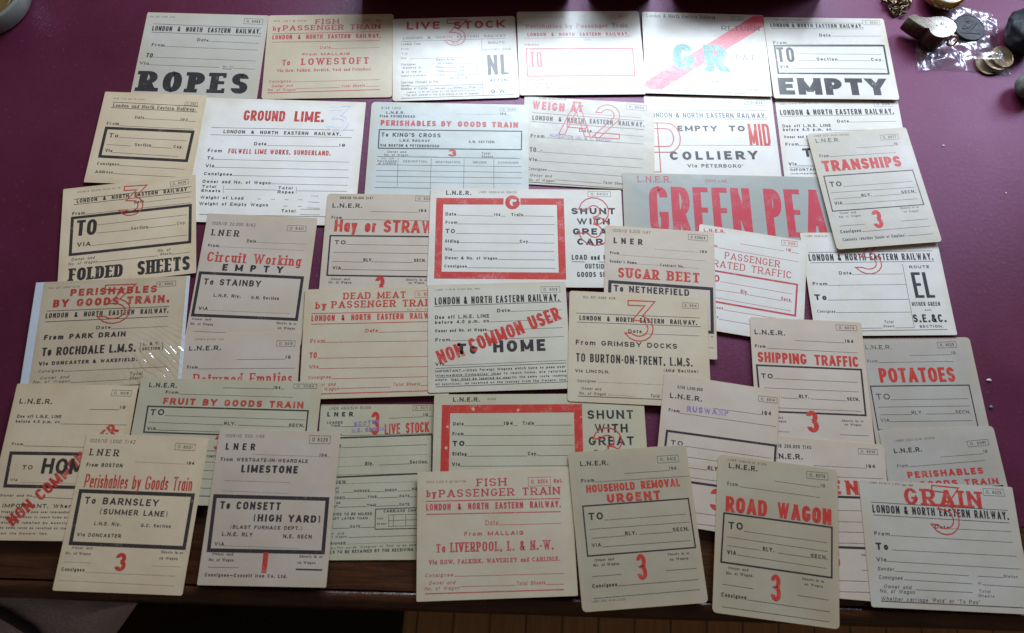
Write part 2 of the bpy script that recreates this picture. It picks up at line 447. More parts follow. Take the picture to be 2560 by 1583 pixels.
    if ch == 't': return .36, [[(.4, .92), (.4, .2)] + arc(.85, .2, .45, .2, 180, 290), [(0, X_), (1, X_)]]
    if ch == 'u': return .56, [[(0, X_), (0, .28)] + arc(.5, .28, .5, .28, 180, 360), [(1, X_), (1, 0)]]
    if ch == 'v': return .56, [[(0, X_), (.5, 0)], [(1, X_), (.5, 0)]]
    if ch == 'w': return .82, [[(0, X_), (.27, 0)], [(.5, X_), (.27, 0)], [(.5, X_), (.73, 0)], [(1, X_), (.73, 0)]]
    if ch == 'x': return .54, [[(0, X_), (1, 0)], [(0, 0), (1, X_)]]
    if ch == 'y': return .56, [[(0, X_), (.5, 0)], [(1, X_), (.3, -.28)]]
    if ch == 'z': return .5, [[(0, X_), (1, X_)], [(1, X_), (0, 0)], [(0, 0), (1, 0)]]
    if ch == '0': return .6, [('c', O(min(r, .5)))]
    if ch == '1': return .2, [[(.7, 0), (.7, 1)], [(.7, .95), (0, .76)]]
    if ch == '2': return .6, [arc(.5, .72, .5, .28, 165, -28) + [(0, 0)], [(0, 0), (1, 0)]]
    if ch == '3': return .6, [arc(.5, .755, .46, .245, 168, -88) , arc(.5, .26, .5, .26, 88, -168)]
    if ch == 'f3': return .7, [[(.02, 1), (.97, 1), (.42, .575)] + arc(.46, .29, .52, .29, 70, -150)]
    if ch == '4': return .62, [[(.75, 0), (.75, 1)], [(.75, 1), (0, .28)], [(0, .28), (1, .28)]]
    if ch == '5': return .6, [[(.95, 1), (.1, 1)], [(.1, 1), (.05, .54)], [(.05, .54)] + arc(.48, .31, .52, .31, 130, -160)]
    if ch == '6': return .6, [arc(.5, 1 - min(r, .4), .5, min(r, .4), 25, 180) + [(0, .3)], ('c', arc(.5, .3, .5, .3, 0, 360))]
    if ch == '7': return .58, [[(0, 1), (1, 1)], [(1, 1), (.35, 0)]]
    if ch == '8': return .6, [('c', arc(.5, .76, .44, .24, 0, 360)), ('c', arc(.5, .26, .5, .26, 0, 360))]
    if ch == '9': return .6, [arc(.5, min(r, .4), .5, min(r, .4), 205, 360) + [(1, .7)], ('c', arc(.5, .7, .5, .3, 0, 360))]
    if ch == '&': return .84, [[(1, 0), (.2, .70)] + arc(.45, .81, .27, .19, 205, -30) + [(.1, .36)] + arc(.4, .24, .4, .24, 150, 310) + [(1, .46)]]
    if ch == '.': return 0, [('d', (.5, 0))]
    if ch == ',': return 0, [('d', (.5, 0)), [(.6, .02), (.3, -.16)]]
    if ch in "'’": return 0, [[(.5, 1), (.5, .74)]]
    if ch in '“”"': return .16, [[(0, 1), (0, .74)], [(1, 1), (1, .74)]]
    if ch == '-': return .36, [[(0, .4), (1, .4)]]
    if ch == '—': return .9, [[(0, .38), (1, .38)]]
    if ch == '/': return .4, [[(0, 0), (1, 1)]]
    if ch == '(': return .36, [arc(1, .42, 1, .62, 112, 248)]
    if ch == ')': return .36, [arc(0, .42, 1, .62, 68, -68)]
    if ch == '*': return .4, [[(0, .6), (1, .95)], [(0, .95), (1, .6)]]
    if ch == '£': return .6, [arc(.6, .75, .35, .25, 20, 180) + [(.25, 0)], [(0, 0), (1, 0)], [(0, .45), (.7, .45)]]
    return .4, [[(0, .4), (1, .4)]]

#        stem/cap height, bar/stem, serif, shear
STYLE = {'n': (.105, .95, 0, 0), 'r': (.145, .9, 0, 0), 'c': (.225, .86, 0, 0), 'B': (.30, .78, 0, 0),
         's': (.125, .62, 1, 0), 'm': (.21, .55, 1, 0), 'M': (.26, .52, 1, 0), 'S': (.37, .46, 1, 0), 'H': (.38, .66, 0, 0), 'i': (.15, .8, 0, .20)}
TRACK = {'': .26, '1': .15, '2': .36, '3': .5, '4': .5, '5': .75, '6': .95}

class Print:
    """collects the inked faces of one printed part of a card"""
    def __init__(s): s.v = []; s.f = []; s.m = []; s.inks = []; s.k = 0
    def z(s, base):
        s.k += 1
        return base + 0.0045 * (s.k % 13)
    def poly(s, pts, z, code):
        if code not in s.inks: s.inks.append(code)
        n = len(s.v)
        if sum(pts[i][0] * pts[i - len(pts) + 1][1] - pts[i - len(pts) + 1][0] * pts[i][1] for i in range(len(pts))) < 0: pts = list(pts)[::-1]
        s.v += [(x * MM, y * MM, z * MM) for x, y in pts]
        s.f.append(tuple(range(n, n + len(pts)))); s.m.append(s.inks.index(code))
    def strip(s, L, Rr, z, code, closed=False):
        n = len(L)
        for i in range(n if closed else n - 1):
            j = (i + 1) % n
            q = [L[i], Rr[i], Rr[j], L[j]]
            s.poly(q, z + .0006 * (i % 7), code)

def offsets(pts, t, k=1.0, closed=False, hcut=(False, False), ext=(0, 0)):
    """left and right outlines of a polyline drawn with a pen t wide; k squashes the pen vertically"""
    P = []
    for x, y in pts:
        if not P or math.hypot(x - P[-1][0], y / k - P[-1][1]) > 1e-3: P.append((x, y / k))
    n = len(P); L = []; Q = []
    def d(i, j):
        x, y = P[j][0] - P[i][0], P[j][1] - P[i][1]; l = math.hypot(x, y) or 1e-9
        return x / l, y / l
    for i in range(n):
        if closed: a, b = d(i - 1, i), d(i, (i + 1) % n)
        else:
            a = d(i - 1, i) if i else d(0, 1)
            b = d(i, i + 1) if i < n - 1 else d(n - 2, n - 1)
        nx, ny = -(a[1] + b[1]), a[0] + b[0]; l = math.hypot(nx, ny)
        if l < 1e-6: nx, ny, l = -a[1], a[0], 1.0
        nx, ny = nx / l, ny / l
        c = max(0.42, nx * -a[1] + ny * a[0])
        o = t / 2 / c
        p = P[i]
        l_, r_ = (p[0] + nx * o, p[1] + ny * o), (p[0] - nx * o, p[1] - ny * o)
        if not closed and i in (0, n - 1):
            e = 0 if i == 0 else 1
            dr = (-b[0], -b[1]) if i == 0 else a       # outward direction
            if hcut[e] and abs(dr[1]) > 0.3:
                Y = p[1] + (ext[e] / k) * (1 if dr[1] > 0 else -1)
                l_ = (l_[0] + dr[0] * (Y - l_[1]) / dr[1], Y)
                r_ = (r_[0] + dr[0] * (Y - r_[1]) / dr[1], Y)
            elif ext[e]:
                l_ = (l_[0] + dr[0] * ext[e], l_[1] + dr[1] * ext[e]); r_ = (r_[0] + dr[0] * ext[e], r_[1] + dr[1] * ext[e])
        L.append(l_); Q.append(r_)
    return [(x, y * k) for x, y in L], [(x, y * k) for x, y in Q]

def set_text(pr, code, txt, style, u, v, ang, W, H, zb):
    outline = style[0] == 'O'
    st, tr = style[0], TRACK.get(style[1:], .26)
    if outline:
        t0, con, serif, shear = {'3': .14, '4': .12, '5': .165, '6': .165}[style[1:]], 1.0, 0, 0
        chars = ['f3'] if txt == 'f' else list(txt)
    else:
        t0, con, serif, shear = STYLE[st]; chars = list(txt)
    H0 = H
    W = W - shear * H * .5
    # widths: iterate because the stem depends on the letter width
    t = t0 * H
    for _ in range(3):
        rel = sum(0 if c == ' ' else glyph(c, .4)[0] for c in chars)
        nst = sum(1 for c in chars if c != ' ' and glyph(c, .4)[0] == 0)
        nsp = chars.count(' ')
        ng = max(0, len(chars) - 1)
        k = (W - nst * t) / max(.2, rel + tr * ng + .46 * nsp)
        if k <= 0: t *= .6; continue
        nl = max(1, len(chars) - nst - nsp)
        lim = {'B': .405, 'H': .46, 'S': .47}.get(st, .40 if not serif else .36) * k * (rel / nl if rel else 1)
        if rel and not outline: t = min(t0 * H, lim)
    ca, sa = math.cos(R(ang)), math.sin(R(ang))
    bt = t * con
    x = 0.0
    def place(q):
        X, Y = q
        X += shear * Y
        return (u + X * ca - Y * sa, v + X * sa + Y * ca)
    for c in chars:
        if c == ' ': x += (.46 + tr) * k; continue
        relw = glyph(c, .4)[0]
        wl = relw * k if relw else t
        wl = max(wl, t)
        r = max(.12, min(.5, .56 * wl / H))
        strokes = glyph(c, r, max(.42, min(.9, .66 * t / max(.05, wl - t))))[1]
        sh = x
        def mp(p): return (sh + t / 2 + p[0] * max(0, wl - t), bt / 2 + p[1] * (H - bt))
        ends = []
        for s_ in strokes:
            if isinstance(s_, list): ends += [(s_[0], s_[1]), (s_[-1], s_[-2])]
        for s_ in strokes:
            z = pr.z(zb)
            if isinstance(s_, tuple) and s_[0] == 'd':
                px, py = mp(s_[1]); a = t * .56; bb = a
                pr.poly([place(q) for q in ((px - a, py - bt / 2), (px + a, py - bt / 2), (px + a, py - bt / 2 + 2 * bb), (px - a, py - bt / 2 + 2 * bb))], z, code)
                continue
            closed = isinstance(s_, tuple)
            raw = s_[1] if closed else s_
            if closed:
                rr = []
                for p in raw:
                    if not rr or abs(p[0] - rr[-1][0]) + abs(p[1] - rr[-1][1]) > 1e-4: rr.append(p)
                if abs(rr[0][0] - rr[-1][0]) + abs(rr[0][1] - rr[-1][1]) < 1e-4: rr.pop()
                raw = rr
            pts = [mp(p) for p in raw]
            tq = t * (.6 if c in '()' else 1)
            if len(raw) == 2 and abs(raw[0][0] - raw[1][0]) > .1 and abs(raw[0][1] - raw[1][1]) > .1: tq = t * {'W': .70, 'w': .75, 'M': .78, 'N': .85}.get(c, 1)
            hc = [False, False]; ex = [0, 0]
            if not closed:
                for e, (p, q) in enumerate(((raw[0], raw[1]), (raw[-1], raw[-2]))):
                    a_, b_ = mp(p), mp(q)
                    dx, dy = a_[0] - b_[0], a_[1] - b_[1]
                    if abs(dy) > .45 * abs(dx):
                        hc[e] = True
                        if min(abs(p[1] - y) for y in (0, 1, X_, -.28, .92)) < .02: ex[e] = bt / 2
                    elif abs(p[0]) < .02 or p[0] > .8: ex[e] = t / 2
            L, Q = offsets(pts, tq, con, closed, hc, ex)
            if outline:
                loops = [L, Q] if closed else [L + Q[::-1]]
                for lp in loops:
                    a, b = offsets(lp, 1.0, 1, True)
                    pr.strip([place(q) for q in a], [place(q) for q in b], z, code, True)
                continue
            pr.strip([place(q) for q in L], [place(q) for q in Q], z, code, closed)
            if serif and not closed:
                for e, (p, q) in enumerate(((raw[0], raw[1]), (raw[-1], raw[-2]))):
                    a_, b_ = mp(p), mp(q)
                    dx, dy = a_[0] - b_[0], a_[1] - b_[1]
                    shared = [d_ for d_ in ends if d_[0] == p and d_[1] != q]
                    z = pr.z(zb)
                    if hc[e] and ex[e]:
                        if any(abs(d_[1][1] - p[1]) > .05 for d_ in shared): continue
                        sw = t * (1.0 if st != 'S' else .82)
                        y0 = a_[1] - bt / 2; hh = bt * (.95 if st != 'S' else 1.15)
                        if p[1] > .3: y0 = a_[1] + bt / 2 - hh
                        xl, xr = a_[0] - sw, a_[0] + sw
                        if shared: xr = a_[0]
                        pr.poly([place(q_) for q_ in ((xl, y0), (xr, y0), (xr, y0 + hh), (xl, y0 + hh))], z, code)
                    elif ex[e] and not shared and abs(dx) > abs(dy) and (p[1] in (0, 1)):
                        hh = H * .24; xw = bt * .9
                        xe = a_[0] + (t / 2 if p[0] > .5 else -t / 2)
                        x0, x1 = (xe - xw, xe) if p[0] > .5 else (xe, xe + xw)
                        y0, y1 = (bt * .5, hh) if p[1] == 0 else (H - hh, H - bt * .5)
                        pr.poly([place(q_) for q_ in ((x0, y0), (x1, y0), (x1, y1), (x0, y1))], z, code)
        x += wl + tr * k

def rule(pr, code, th, a, b, zb, dotted=False):
    dx, dy = b[0] - a[0], b[1] - a[1]; l = math.hypot(dx, dy)
    if l < .01: return
    dx, dy = dx / l, dy / l; nx, ny = -dy * th / 2, dx * th / 2
    segs = [(0, l)]
    if dotted: segs = [(i * .95, min(l, i * .95 + .5)) for i in range(int(l / .95))]
    for s0, s1 in segs:
        p, q = (a[0] + dx * s0, a[1] + dy * s0), (a[0] + dx * s1, a[1] + dy * s1)
        pr.poly([(p[0] + nx, p[1] + ny), (p[0] - nx, p[1] - ny), (q[0] - nx, q[1] - ny), (q[0] + nx, q[1] + ny)], pr.z(zb), code)

GEO = '''
ropes -327.29 445.26 3.18 122.37 99.10 0.10
fishL -200.88 454.72 5.88 126.77 99.44 0.72
live1 -75.51 462.63 6.81 124.43 97.70 1.34
pete 181.28 389.90 3.81 127.51 99.04 0.10
weigh 61.31 376.68 1.08 127.63 96.56 0.72
perp 49.64 479.46 5.46 125.85 100.37 1.96
gr 176.03 488.53 3.02 125.82 98.34 2.58
line1 309.39 397.24 3.45 123.64 98.56 0.10
empty 301.98 493.76 4.12 125.69 97.80 3.20
lime -231.79 333.43 2.83 156.29 132.53 1.34
lner7 -358.07 346.64 2.41 98.43 98.62 1.96
kings -71.92 357.33 3.52 153.19 103.85 1.34
peas 218.54 317.06 3.22 244.37 72.63 1.34
el 328.48 252.25 4.77 127.69 99.96 1.96
pass 212.22 242.77 -5.59 100.25 101.25 2.58
hay -125.26 242.97 3.78 99.81 124.99 1.96
folded -352.54 250.36 11.76 120.13 99.08 2.58
circ -232.94 213.93 1.82 100.44 121.75 1.96
gsh1 8.00 272.22 3.95 178.59 97.99 2.58
tran 332.04 349.59 9.12 99.70 123.62 2.58
roch -345.70 152.88 7.23 123.68 100.64 3.20
ret -225.66 99.43 5.66 99.71 124.86 2.58
sugar 130.55 229.19 0.30 100.24 121.50 3.20
dead -116.65 163.09 6.00 126.25 99.03 3.20
home -10.51 175.93 5.99 122.87 97.95 3.82
hom -356.15 43.45 3.22 100.51 125.25 5.68
live2 -101.50 46.48 4.20 100.06 125.09 0.10
fruit -229.98 68.03 2.65 152.08 103.09 5.68
gsh2 31.64 78.17 4.48 178.22 97.78 3.82
grim 112.15 173.80 1.46 122.79 100.02 4.44
pot 363.14 141.19 4.67 100.11 124.13 0.10
ship 261.88 149.14 1.45 99.60 124.73 3.20
perg 374.33 61.56 5.89 100.01 124.00 0.72
ner 269.62 43.13 -0.80 99.50 124.60 3.82
rus 178.57 86.84 -4.92 99.29 124.35 5.06
barn -289.79 7.35 1.76 99.72 120.87 6.30
cons -181.58 19.56 2.80 99.72 120.87 6.30
fishB -0.42 11.61 5.82 125.99 98.83 4.44
house 111.67 24.90 7.93 99.18 122.98 5.68
road 225.18 22.51 -3.32 99.18 122.98 5.68
grain 361.08 26.77 1.32 128.08 98.12 4.44
'''
PRINT = '''
@ropes
T n K -57.48 43.57 0.1 25.12 1.64 Est. 227. 5,000. 4/26.
O K 37.16 38.69 55.83 38.06 6.55 O. 6069
L K 0.4 -53.01 35.52 55.70 33.55
L K 0.4 -53.30 25.34 55.97 23.94
T c K -53.09 27.37 -0.4 108.62 5.67 LONDON  &  NORTH  EASTERN  RAILWAY.
T m K -6.22 16.07 -1.7 11.12 3.34 Date
L K 0.28 5.16 16.16 55.37 15.18
T m K -50.33 8.95 -1.8 12.73 3.31 From
L K 0.28 -37.32 8.82 55.26 7.03
T c K -53.71 -4.78 -3.0 6.41 5.24 TO
L K 0.28 -47.01 -4.31 55.31 -5.93
T m K -58.49 -13.18 -1.7 8.76 3.12 Via
L K 0.28 -49.54 -13.30 19.94 -14.47
T i K 23.19 -14.24 0.5 9.60 2.08 No. of
T i K 23.53 -16.70 0.0 8.74 1.82 Ropes
L K 0.28 32.88 -14.73 55.30 -15.62
T S K -55.63 -44.00 -0.1 106.15 23.27 ROPES
@fishL
T n C -57.78 41.51 -0.2 32.88 2.20 50313. 1,000 5 38 39/5/38
T m C -15.45 38.28 0.4 23.51 6.04 FISH
O C 24.55 38.92 42.65 39.07 6.19 O. 6064
T c C 45.09 40.40 1.6 6.53 2.75 Spl.
T m C -57.60 30.74 0.1 7.45 5.17 by
T m C -47.59 30.73 0.3 97.73 6.14 PASSENGER TRAIN
L C 0.5 -58.00 26.96 50.44 28.02
T c C -57.54 20.21 0.2 108.36 5.14 LONDON  &  NORTH  EASTERN  RAILWAY.
L C 0.5 -57.31 16.85 50.69 17.18
T s C -9.17 8.07 1.3 10.16 3.21 Date
L C 0.28 1.55 8.30 49.99 8.73
T c C -26.51 0.38 0.0 46.84 2.92 From MALLAIG
T m C -45.78 -10.88 0.5 7.64 6.57 To
T m2 C -26.87 -10.81 0.4 66.39 7.65 LOWESTOFT
T m C -50.18 -18.64 0.3 92.33 3.14 Via Row, Falkirk, Berwick, York and Peterboro
T i C -57.47 -30.92 0.5 21.64 2.84 Consignee
L C 0.28 -34.21 -30.55 50.87 -29.19
T i C -54.38 -36.49 1.5 20.50 2.82 Owner and
T i C -57.86 -40.64 0.4 27.16 2.81 No. of Wagon
L C 0.28 -30.51 -38.19 12.25 -37.67
T i C 13.34 -37.69 1.8 23.35 2.83 Total Sheets
L C 0.28 37.01 -36.95 51.05 -36.81
L C 0.6 -57.72 -42.68 51.14 -40.79
@live1
T c C -47.96 35.17 -0.2 33.52 9.31 LIVE
T c C -0.37 34.49 0.2 52.04 9.34 STOCK
T O3 C -9.58 14.73 -0.2 20.92 31.30 f
T r K -51.71 23.48 0.0 103.64 2.71 LONDON  &  NORTH  EASTERN  RAILWAY
L K 0.28 -53.61 20.85 51.84 21.53
T r K -53.62 16.41 0.1 19.28 2.42 Loaded Time
T r K -53.64 10.79 0.1 7.44 2.14 From
T r K -53.32 4.79 -0.3 5.98 2.39 TO
T r K -53.66 -0.23 1.3 4.76 2.12 Via
T r K -2.60 16.79 -0.3 6.49 2.15 Date
L K 0.3 27.37 20.96 26.46 -44.80
L K 0.28 -45.37 -0.11 25.71 0.21
T r K -18.84 -3.36 -0.1 18.85 2.65 Owner & No.
T r K -17.03 -7.38 0.1 14.50 2.37 of Wagon
L K 0.28 -2.09 -7.61 25.20 -7.72
T r K -53.68 -7.74 0.1 14.11 2.37 Consignee
T r K -52.59 -11.72 0.3 18.72 2.36 Watered at
T r K -19.20 -11.78 0.2 6.63 2.10 Time
L K 0.28 -12.36 -11.74 1.46 -11.54
T r K 2.23 -11.83 0.2 6.64 2.10 Date
L K 0.28 9.20 -11.80 19.50 -11.88
T r K 19.71 -12.15 0.2 3.33 1.84 19
T r K -53.15 -16.53 0.0 19.45 2.35 & or fed at
T r K -19.07 -16.50 0.1 6.83 2.09 Time
L K 0.28 -11.90 -16.47 1.34 -16.39
T r K 2.11 -16.55 0.1 6.85 2.09 Date
L K 0.28 9.28 -16.53 19.34 -16.60
T r K 19.56 -16.74 0.2 3.32 1.83 19
T r K -53.71 -20.81 0.3 24.14 1.69 Required to be watered at
T r K -18.60 -21.08 0.1 7.15 2.08 Time
T r K 1.22 -20.96 0.2 6.61 2.09 Date
L K 0.28 8.38 -20.94 19.19 -21.04
T r K 19.40 -21.18 0.2 3.31 1.83 19
T r K -5.27 -25.04 0.1 17.93 1.82 £. s. d.
T r K -53.73 -28.83 -0.1 36.64 2.58 Carriage Charges to Pay
T r K -53.74 -32.44 0.2 9.27 2.32 Sender
L K 0.28 -43.93 -32.38 26.49 -32.33
T r K -53.75 -36.29 -0.1 25.28 2.57 Number of Cattle
L K 0.28 -25.96 -36.34 -20.51 -36.40
T r K -19.96 -36.54 0.2 9.29 2.31 Horses
L K 0.28 -9.04 -36.53 -3.02 -36.48
T r K -2.48 -36.50 -0.1 8.54 2.32 Sheep
L K 0.28 6.61 -36.55 12.85 -36.51
T r K 13.18 -36.52 0.2 6.25 2.32 Pigs
L K 0.28 19.76 -36.49 26.34 -36.45
T r K -48.11 -39.94 -0.1 67.41 1.54 LABELS TO BE RETAINED BY THE RECEIVING STATION.
T r K -51.06 -43.41 -0.1 74.06 2.04 * The word “watered” or “fed” to be deleted as may be necessary.
L K 0.5 -53.77 -45.86 56.88 -45.21
T r K 33.89 15.21 0.2 16.53 2.70 ROUTE
T r K 27.86 7.08 0.2 28.34 2.41 HACKNEY WICK
T B K 32.08 -21.74 0.3 20.70 23.72 NL
T c K 33.64 -29.59 0.1 17.09 3.11 ACTON
T r K 38.68 -35.33 0.5 7.70 1.94 AND
T c K 34.30 -43.15 0.2 16.11 4.36 G.W.
@pete
T n K -58.61 42.27 -0.1 19.09 1.54 Form 5/26. 197.A.4
O K 35.81 40.74 57.37 40.10 5.79 O.S. 8129.
L K 0.28 -60.61 32.30 56.52 34.33
L K 0.28 -61.15 22.82 56.75 24.31
T r K -60.73 24.46 0.5 116.96 5.70 LONDON & NORTH EASTERN RAILWAY.
T O4 R -58.51 -35.60 0.4 27.97 53.91 P
T B K -32.75 9.53 0.5 38.76 6.25 EMPTY
T B K 17.70 10.24 0.2 15.64 6.26 TO
T n1 R 36.66 -5.43 0.5 20.69 24.29 MID
L K 0.28 -32.76 -6.16 57.36 -4.97
T B2 K -42.28 -22.51 1.4 85.21 9.25 COLLIERY
T c K -26.11 -30.21 0.4 53.90 3.62 Via PETERBORO’
@weigh
T n K -49.16 46.03 0.2 26.31 2.56 1/7485 50,000 19/5/28
T B C -55.81 34.40 -1.8 31.67 9.13 WEIGH
T B C -18.15 33.55 0.1 12.22 8.37 AT
T O3 C -27.76 7.80 -2.5 28.63 37.63 A
T O3 C 6.55 6.29 -0.4 23.40 37.60 2
O K 36.63 40.16 56.34 39.28 6.11 O. 6004
L K 0.4 -55.09 30.14 54.17 27.78
L K 0.4 -55.22 20.09 54.09 18.01
L C 0.28 -5.58 32.35 51.14 31.23
T c K -55.08 21.97 -0.4 109.20 5.26 LONDON  &  NORTH  EASTERN  RAILWAY.
T c K -9.18 11.47 -0.2 12.43 3.72 Date
L K 0.28 3.46 11.41 53.50 10.28
T c K -55.88 2.30 0.5 13.43 3.94 From
L K 0.28 -41.61 2.97 53.43 1.90
T r V -37.35 4.35 -2.0 60.14 3.45 NUNEATON (M. & R. Section)
T c K -55.97 -13.59 1.3 6.08 5.09 TO
L K 0.28 -49.59 -12.94 52.99 -14.70
L K 0.5 -45.91 -11.37 -44.30 -11.52
T c K -56.62 -23.30 0.5 7.65 3.36 Via
L K 0.28 -48.67 -22.80 52.18 -24.27
T i K -57.06 -32.90 -1.4 17.80 3.10 Consignee
L K 0.28 -38.44 -32.69 51.79 -34.79
T i K -54.54 -39.88 0.0 20.46 2.84 Owner and
T i K -56.76 -44.74 0.3 25.46 2.83 No. of Wagon
L K 0.28 -31.06 -41.96 13.24 -43.11
T i K 14.30 -43.51 -0.3 22.67 3.07 Total Sheets
L K 0.28 37.49 -43.25 51.73 -43.55
L K 0.5 -56.18 -45.88 53.28 -47.69
@perp
T n C -56.09 41.90 0.6 41.13 1.66 Est. 3476. 50,000 12/25. W. 535
O C 33.79 40.54 50.59 41.11 5.57 O. 6067
T s C -53.66 29.08 0.3 103.64 5.23 Perishables by Passenger Train
T c C -52.85 19.52 0.1 103.53 4.09 LONDON  &  NORTH  EASTERN  RAILWAY.
L C 0.28 -55.74 17.24 51.35 18.39
T s C 4.53 14.03 0.3 6.80 1.90 Date
T c C -56.04 7.93 0.3 13.83 2.42 FROM
B C 1.3 -54.47 4.42 53.07 4.15 52.72 -28.38 -54.43 -27.97
T c C -50.99 -17.92 1.3 11.91 18.56 TO
T m C -47.99 -24.11 0.4 10.65 2.62 Via
L C 0.28 -36.57 -24.09 51.41 -23.78
T r C -3.33 -15.61 0.0 13.41 2.64 Section
T r C 41.93 -16.17 1.3 8.09 2.65 Coy.
L C 0.28 -37.34 -15.68 -3.88 -15.47
L C 0.28 10.64 -15.61 41.41 -15.64
T i C -55.72 -33.42 0.1 17.67 2.86 Consignee
T i C -51.23 -37.74 0.2 20.73 2.59 Owner and
T i C -55.45 -41.95 0.2 26.97 2.84 No. of Wagon
L C 0.28 -27.94 -41.98 -5.89 -41.96
T i C 20.90 -37.84 0.1 8.87 2.86 Total
T i C 19.51 -42.09 0.4 11.07 2.59 Sheets
L C 0.28 31.12 -42.22 53.85 -41.94
L C 0.5 -55.49 -43.11 53.71 -43.75
@gr
G P 53.51 48.43 63.22 48.49 62.47 35.51 -46.18 -44.10 -58.91 -44.51 -63.15 -40.37 -61.82 -35.13
T s K -58.20 42.39 0.1 70.88 4.19 London & North Eastern Railway
O K 29.30 41.71 41.63 41.87 4.48 N. 321
T s K 18.52 28.46 1.4 39.03 5.81 RETURN
T B E -33.86 -20.86 -0.1 21.80 31.75 G
T B E -2.02 -21.39 0.0 23.28 31.89 R
T s K 24.85 -7.24 0.4 32.98 6.45 EPAIRS
T r K -58.06 -25.20 0.1 22.30 3.16 Wagon No.
L K 0.28 -35.20 -25.11 -17.92 -25.33
T r K -58.57 -31.77 -2.4 12.43 2.88 Label
L K 0.28 -45.59 -32.26 -30.63 -33.08
T r K 4.30 -26.84 0.4 13.19 3.16 Owner
L K 0.28 18.81 -27.02 58.52 -26.91
T r K 3.73 -34.97 0.2 10.02 3.40 Exmr.
L K 0.28 14.83 -35.26 57.73 -35.18
T i K 12.04 -42.88 0.1 37.76 2.08 returning this Card will
T i K 6.20 -46.94 0.4 29.39 1.81 state cause of examination
@line1
T n K -57.52 41.93 3.6 38.95 1.55 LNER 3014/27 50,000 Est. 456
O K 37.40 41.89 55.31 42.96 5.43 O. 6018
L K 0.35 -58.06 28.79 55.58 33.37
T c K -58.26 30.05 2.1 114.05 6.14 LONDON & NORTH EASTERN RAILWAY.
T c K -2.59 22.87 2.6 11.68 3.17 Date
L K 0.28 9.45 23.66 56.03 25.75
T c K -57.56 16.19 2.1 48.07 3.28 Due off L.N.E. LINE
T c K -57.47 12.06 1.9 47.96 3.26 before 4.0 p.m. on
L K 0.28 -8.97 13.80 64.78 16.87
T c K -57.25 4.10 1.9 47.24 2.99 Owner and No. of Wagon
T c K -56.76 -4.29 2.4 12.80 3.34 From
L K 0.28 -43.73 -3.63 8.67 -1.60
T B K -40.87 -16.18 3.0 80.86 9.23 To HOME
T c K -56.04 -25.97 2.1 7.58 3.39 Via
L K 0.28 -48.14 -25.68 5.58 -23.68
L K 0.28 -55.92 -27.78 27.12 -24.43
T c K -55.52 -31.86 2.1 29.95 2.65 IMPORTANT.
T c K -55.18 -35.57 2.1 48.61 1.68 Intermediate Companies’
@empty
T n K -52.88 44.71 0.1 30.06 1.67 LNER 30026/27 1/8,000
L K 0.28 -55.72 42.16 40.62 42.72
L K 0.28 -56.32 34.96 40.06 35.49
T c K -56.39 36.34 0.2 96.09 4.86 LONDON & NORTH EASTERN RAILWAY.
O K 40.12 41.04 58.08 40.91 5.31 O. 6023
T c K -7.31 25.40 -0.2 11.59 3.71 Date
L K 0.28 5.21 26.14 56.96 27.07
T c K -55.97 15.39 0.4 13.72 3.68 From
L K 0.28 -41.68 15.61 56.58 16.39
B K 1.7 -55.17 13.51 57.52 15.18 56.98 -18.76 -55.02 -19.62
T c K -53.74 -6.09 0.0 17.30 17.76 TO
L K 0.28 -34.35 4.09 52.90 4.54
T c K -14.16 -3.80 0.2 21.36 3.62 Section
L K 0.28 -33.66 -3.80 -14.62 -3.80
L K 0.28 7.79 -3.49 40.79 -3.29
T c K 41.55 -3.54 0.1 12.30 3.63 Coy.
T c K -52.70 -13.38 0.0 9.02 3.72 VIA
L K 0.28 -43.12 -13.38 55.10 -13.09
T H1 K -56.65 -44.40 0.2 108.32 19.57 EMPTY
@lime
T c1 R -37.76 41.86 0.4 39.68 11.38 GROUND
T c1 R 10.88 42.40 0.2 28.38 11.40 LIME.
T O3 U 43.69 32.43 4.6 20.67 27.49 f
L K 0.35 -66.75 32.99 68.52 34.49
L K 0.35 -66.42 25.07 67.96 26.39
T c K -54.58 27.17 0.5 111.59 3.65 LONDON  &  NORTH  EASTERN  RAILWAY.
T c K -23.92 14.97 1.3 11.65 3.37 Date
L K 0.28 -11.54 15.26 55.85 16.28
T c K 56.69 16.31 0.3 5.49 3.02 19
T c K -66.45 6.36 0.2 13.38 3.58 From
T c R -47.00 5.68 0.4 96.37 5.02 FULWELL LIME WORKS, SUNDERLAND.
T c K -65.91 -1.49 -1.4 6.17 3.31 To
L K 0.28 -59.48 -1.28 67.78 -0.25
T c K -66.01 -9.78 -0.4 7.80 3.29 Via
L K 0.28 -57.72 -9.63 68.21 -8.53
T c K -66.30 -18.12 0.0 26.18 3.27 Consignee
L K 0.28 -39.76 -17.75 68.95 -16.75
T c K -66.40 -26.28 0.3 63.17 3.24 Owner and No. of Wagon
L K 0.28 -2.76 -25.32 68.63 -24.70
T c K -66.03 -31.37 0.4 13.03 2.88 Total
T c K -66.20 -35.64 0.3 17.62 2.87 Sheets
L K 0.28 -46.20 -28.43 -45.59 -36.26
L K 0.28 -44.63 -32.20 3.69 -31.61
T c K 4.40 -30.66 0.4 13.29 2.89 Total
T c K 4.29 -34.94 0.2 15.02 3.10 Ropes
L K 0.28 21.10 -27.82 21.57 -34.75
L K 0.28 22.28 -31.84 68.67 -30.97
T c K -65.93 -42.74 0.4 39.63 3.08 Weight of Load
L K 0.28 -13.60 -41.35 -9.81 -41.35
L K 0.28 -0.77 -41.41 2.82 -41.42
L K 0.28 11.73 -41.26 15.32 -41.26
L K 0.28 24.33 -40.98 28.44 -40.97
T n K 35.78 -37.53 1.8 6.47 1.61 Tons
L K 0.28 33.79 -42.98 44.09 -43.24
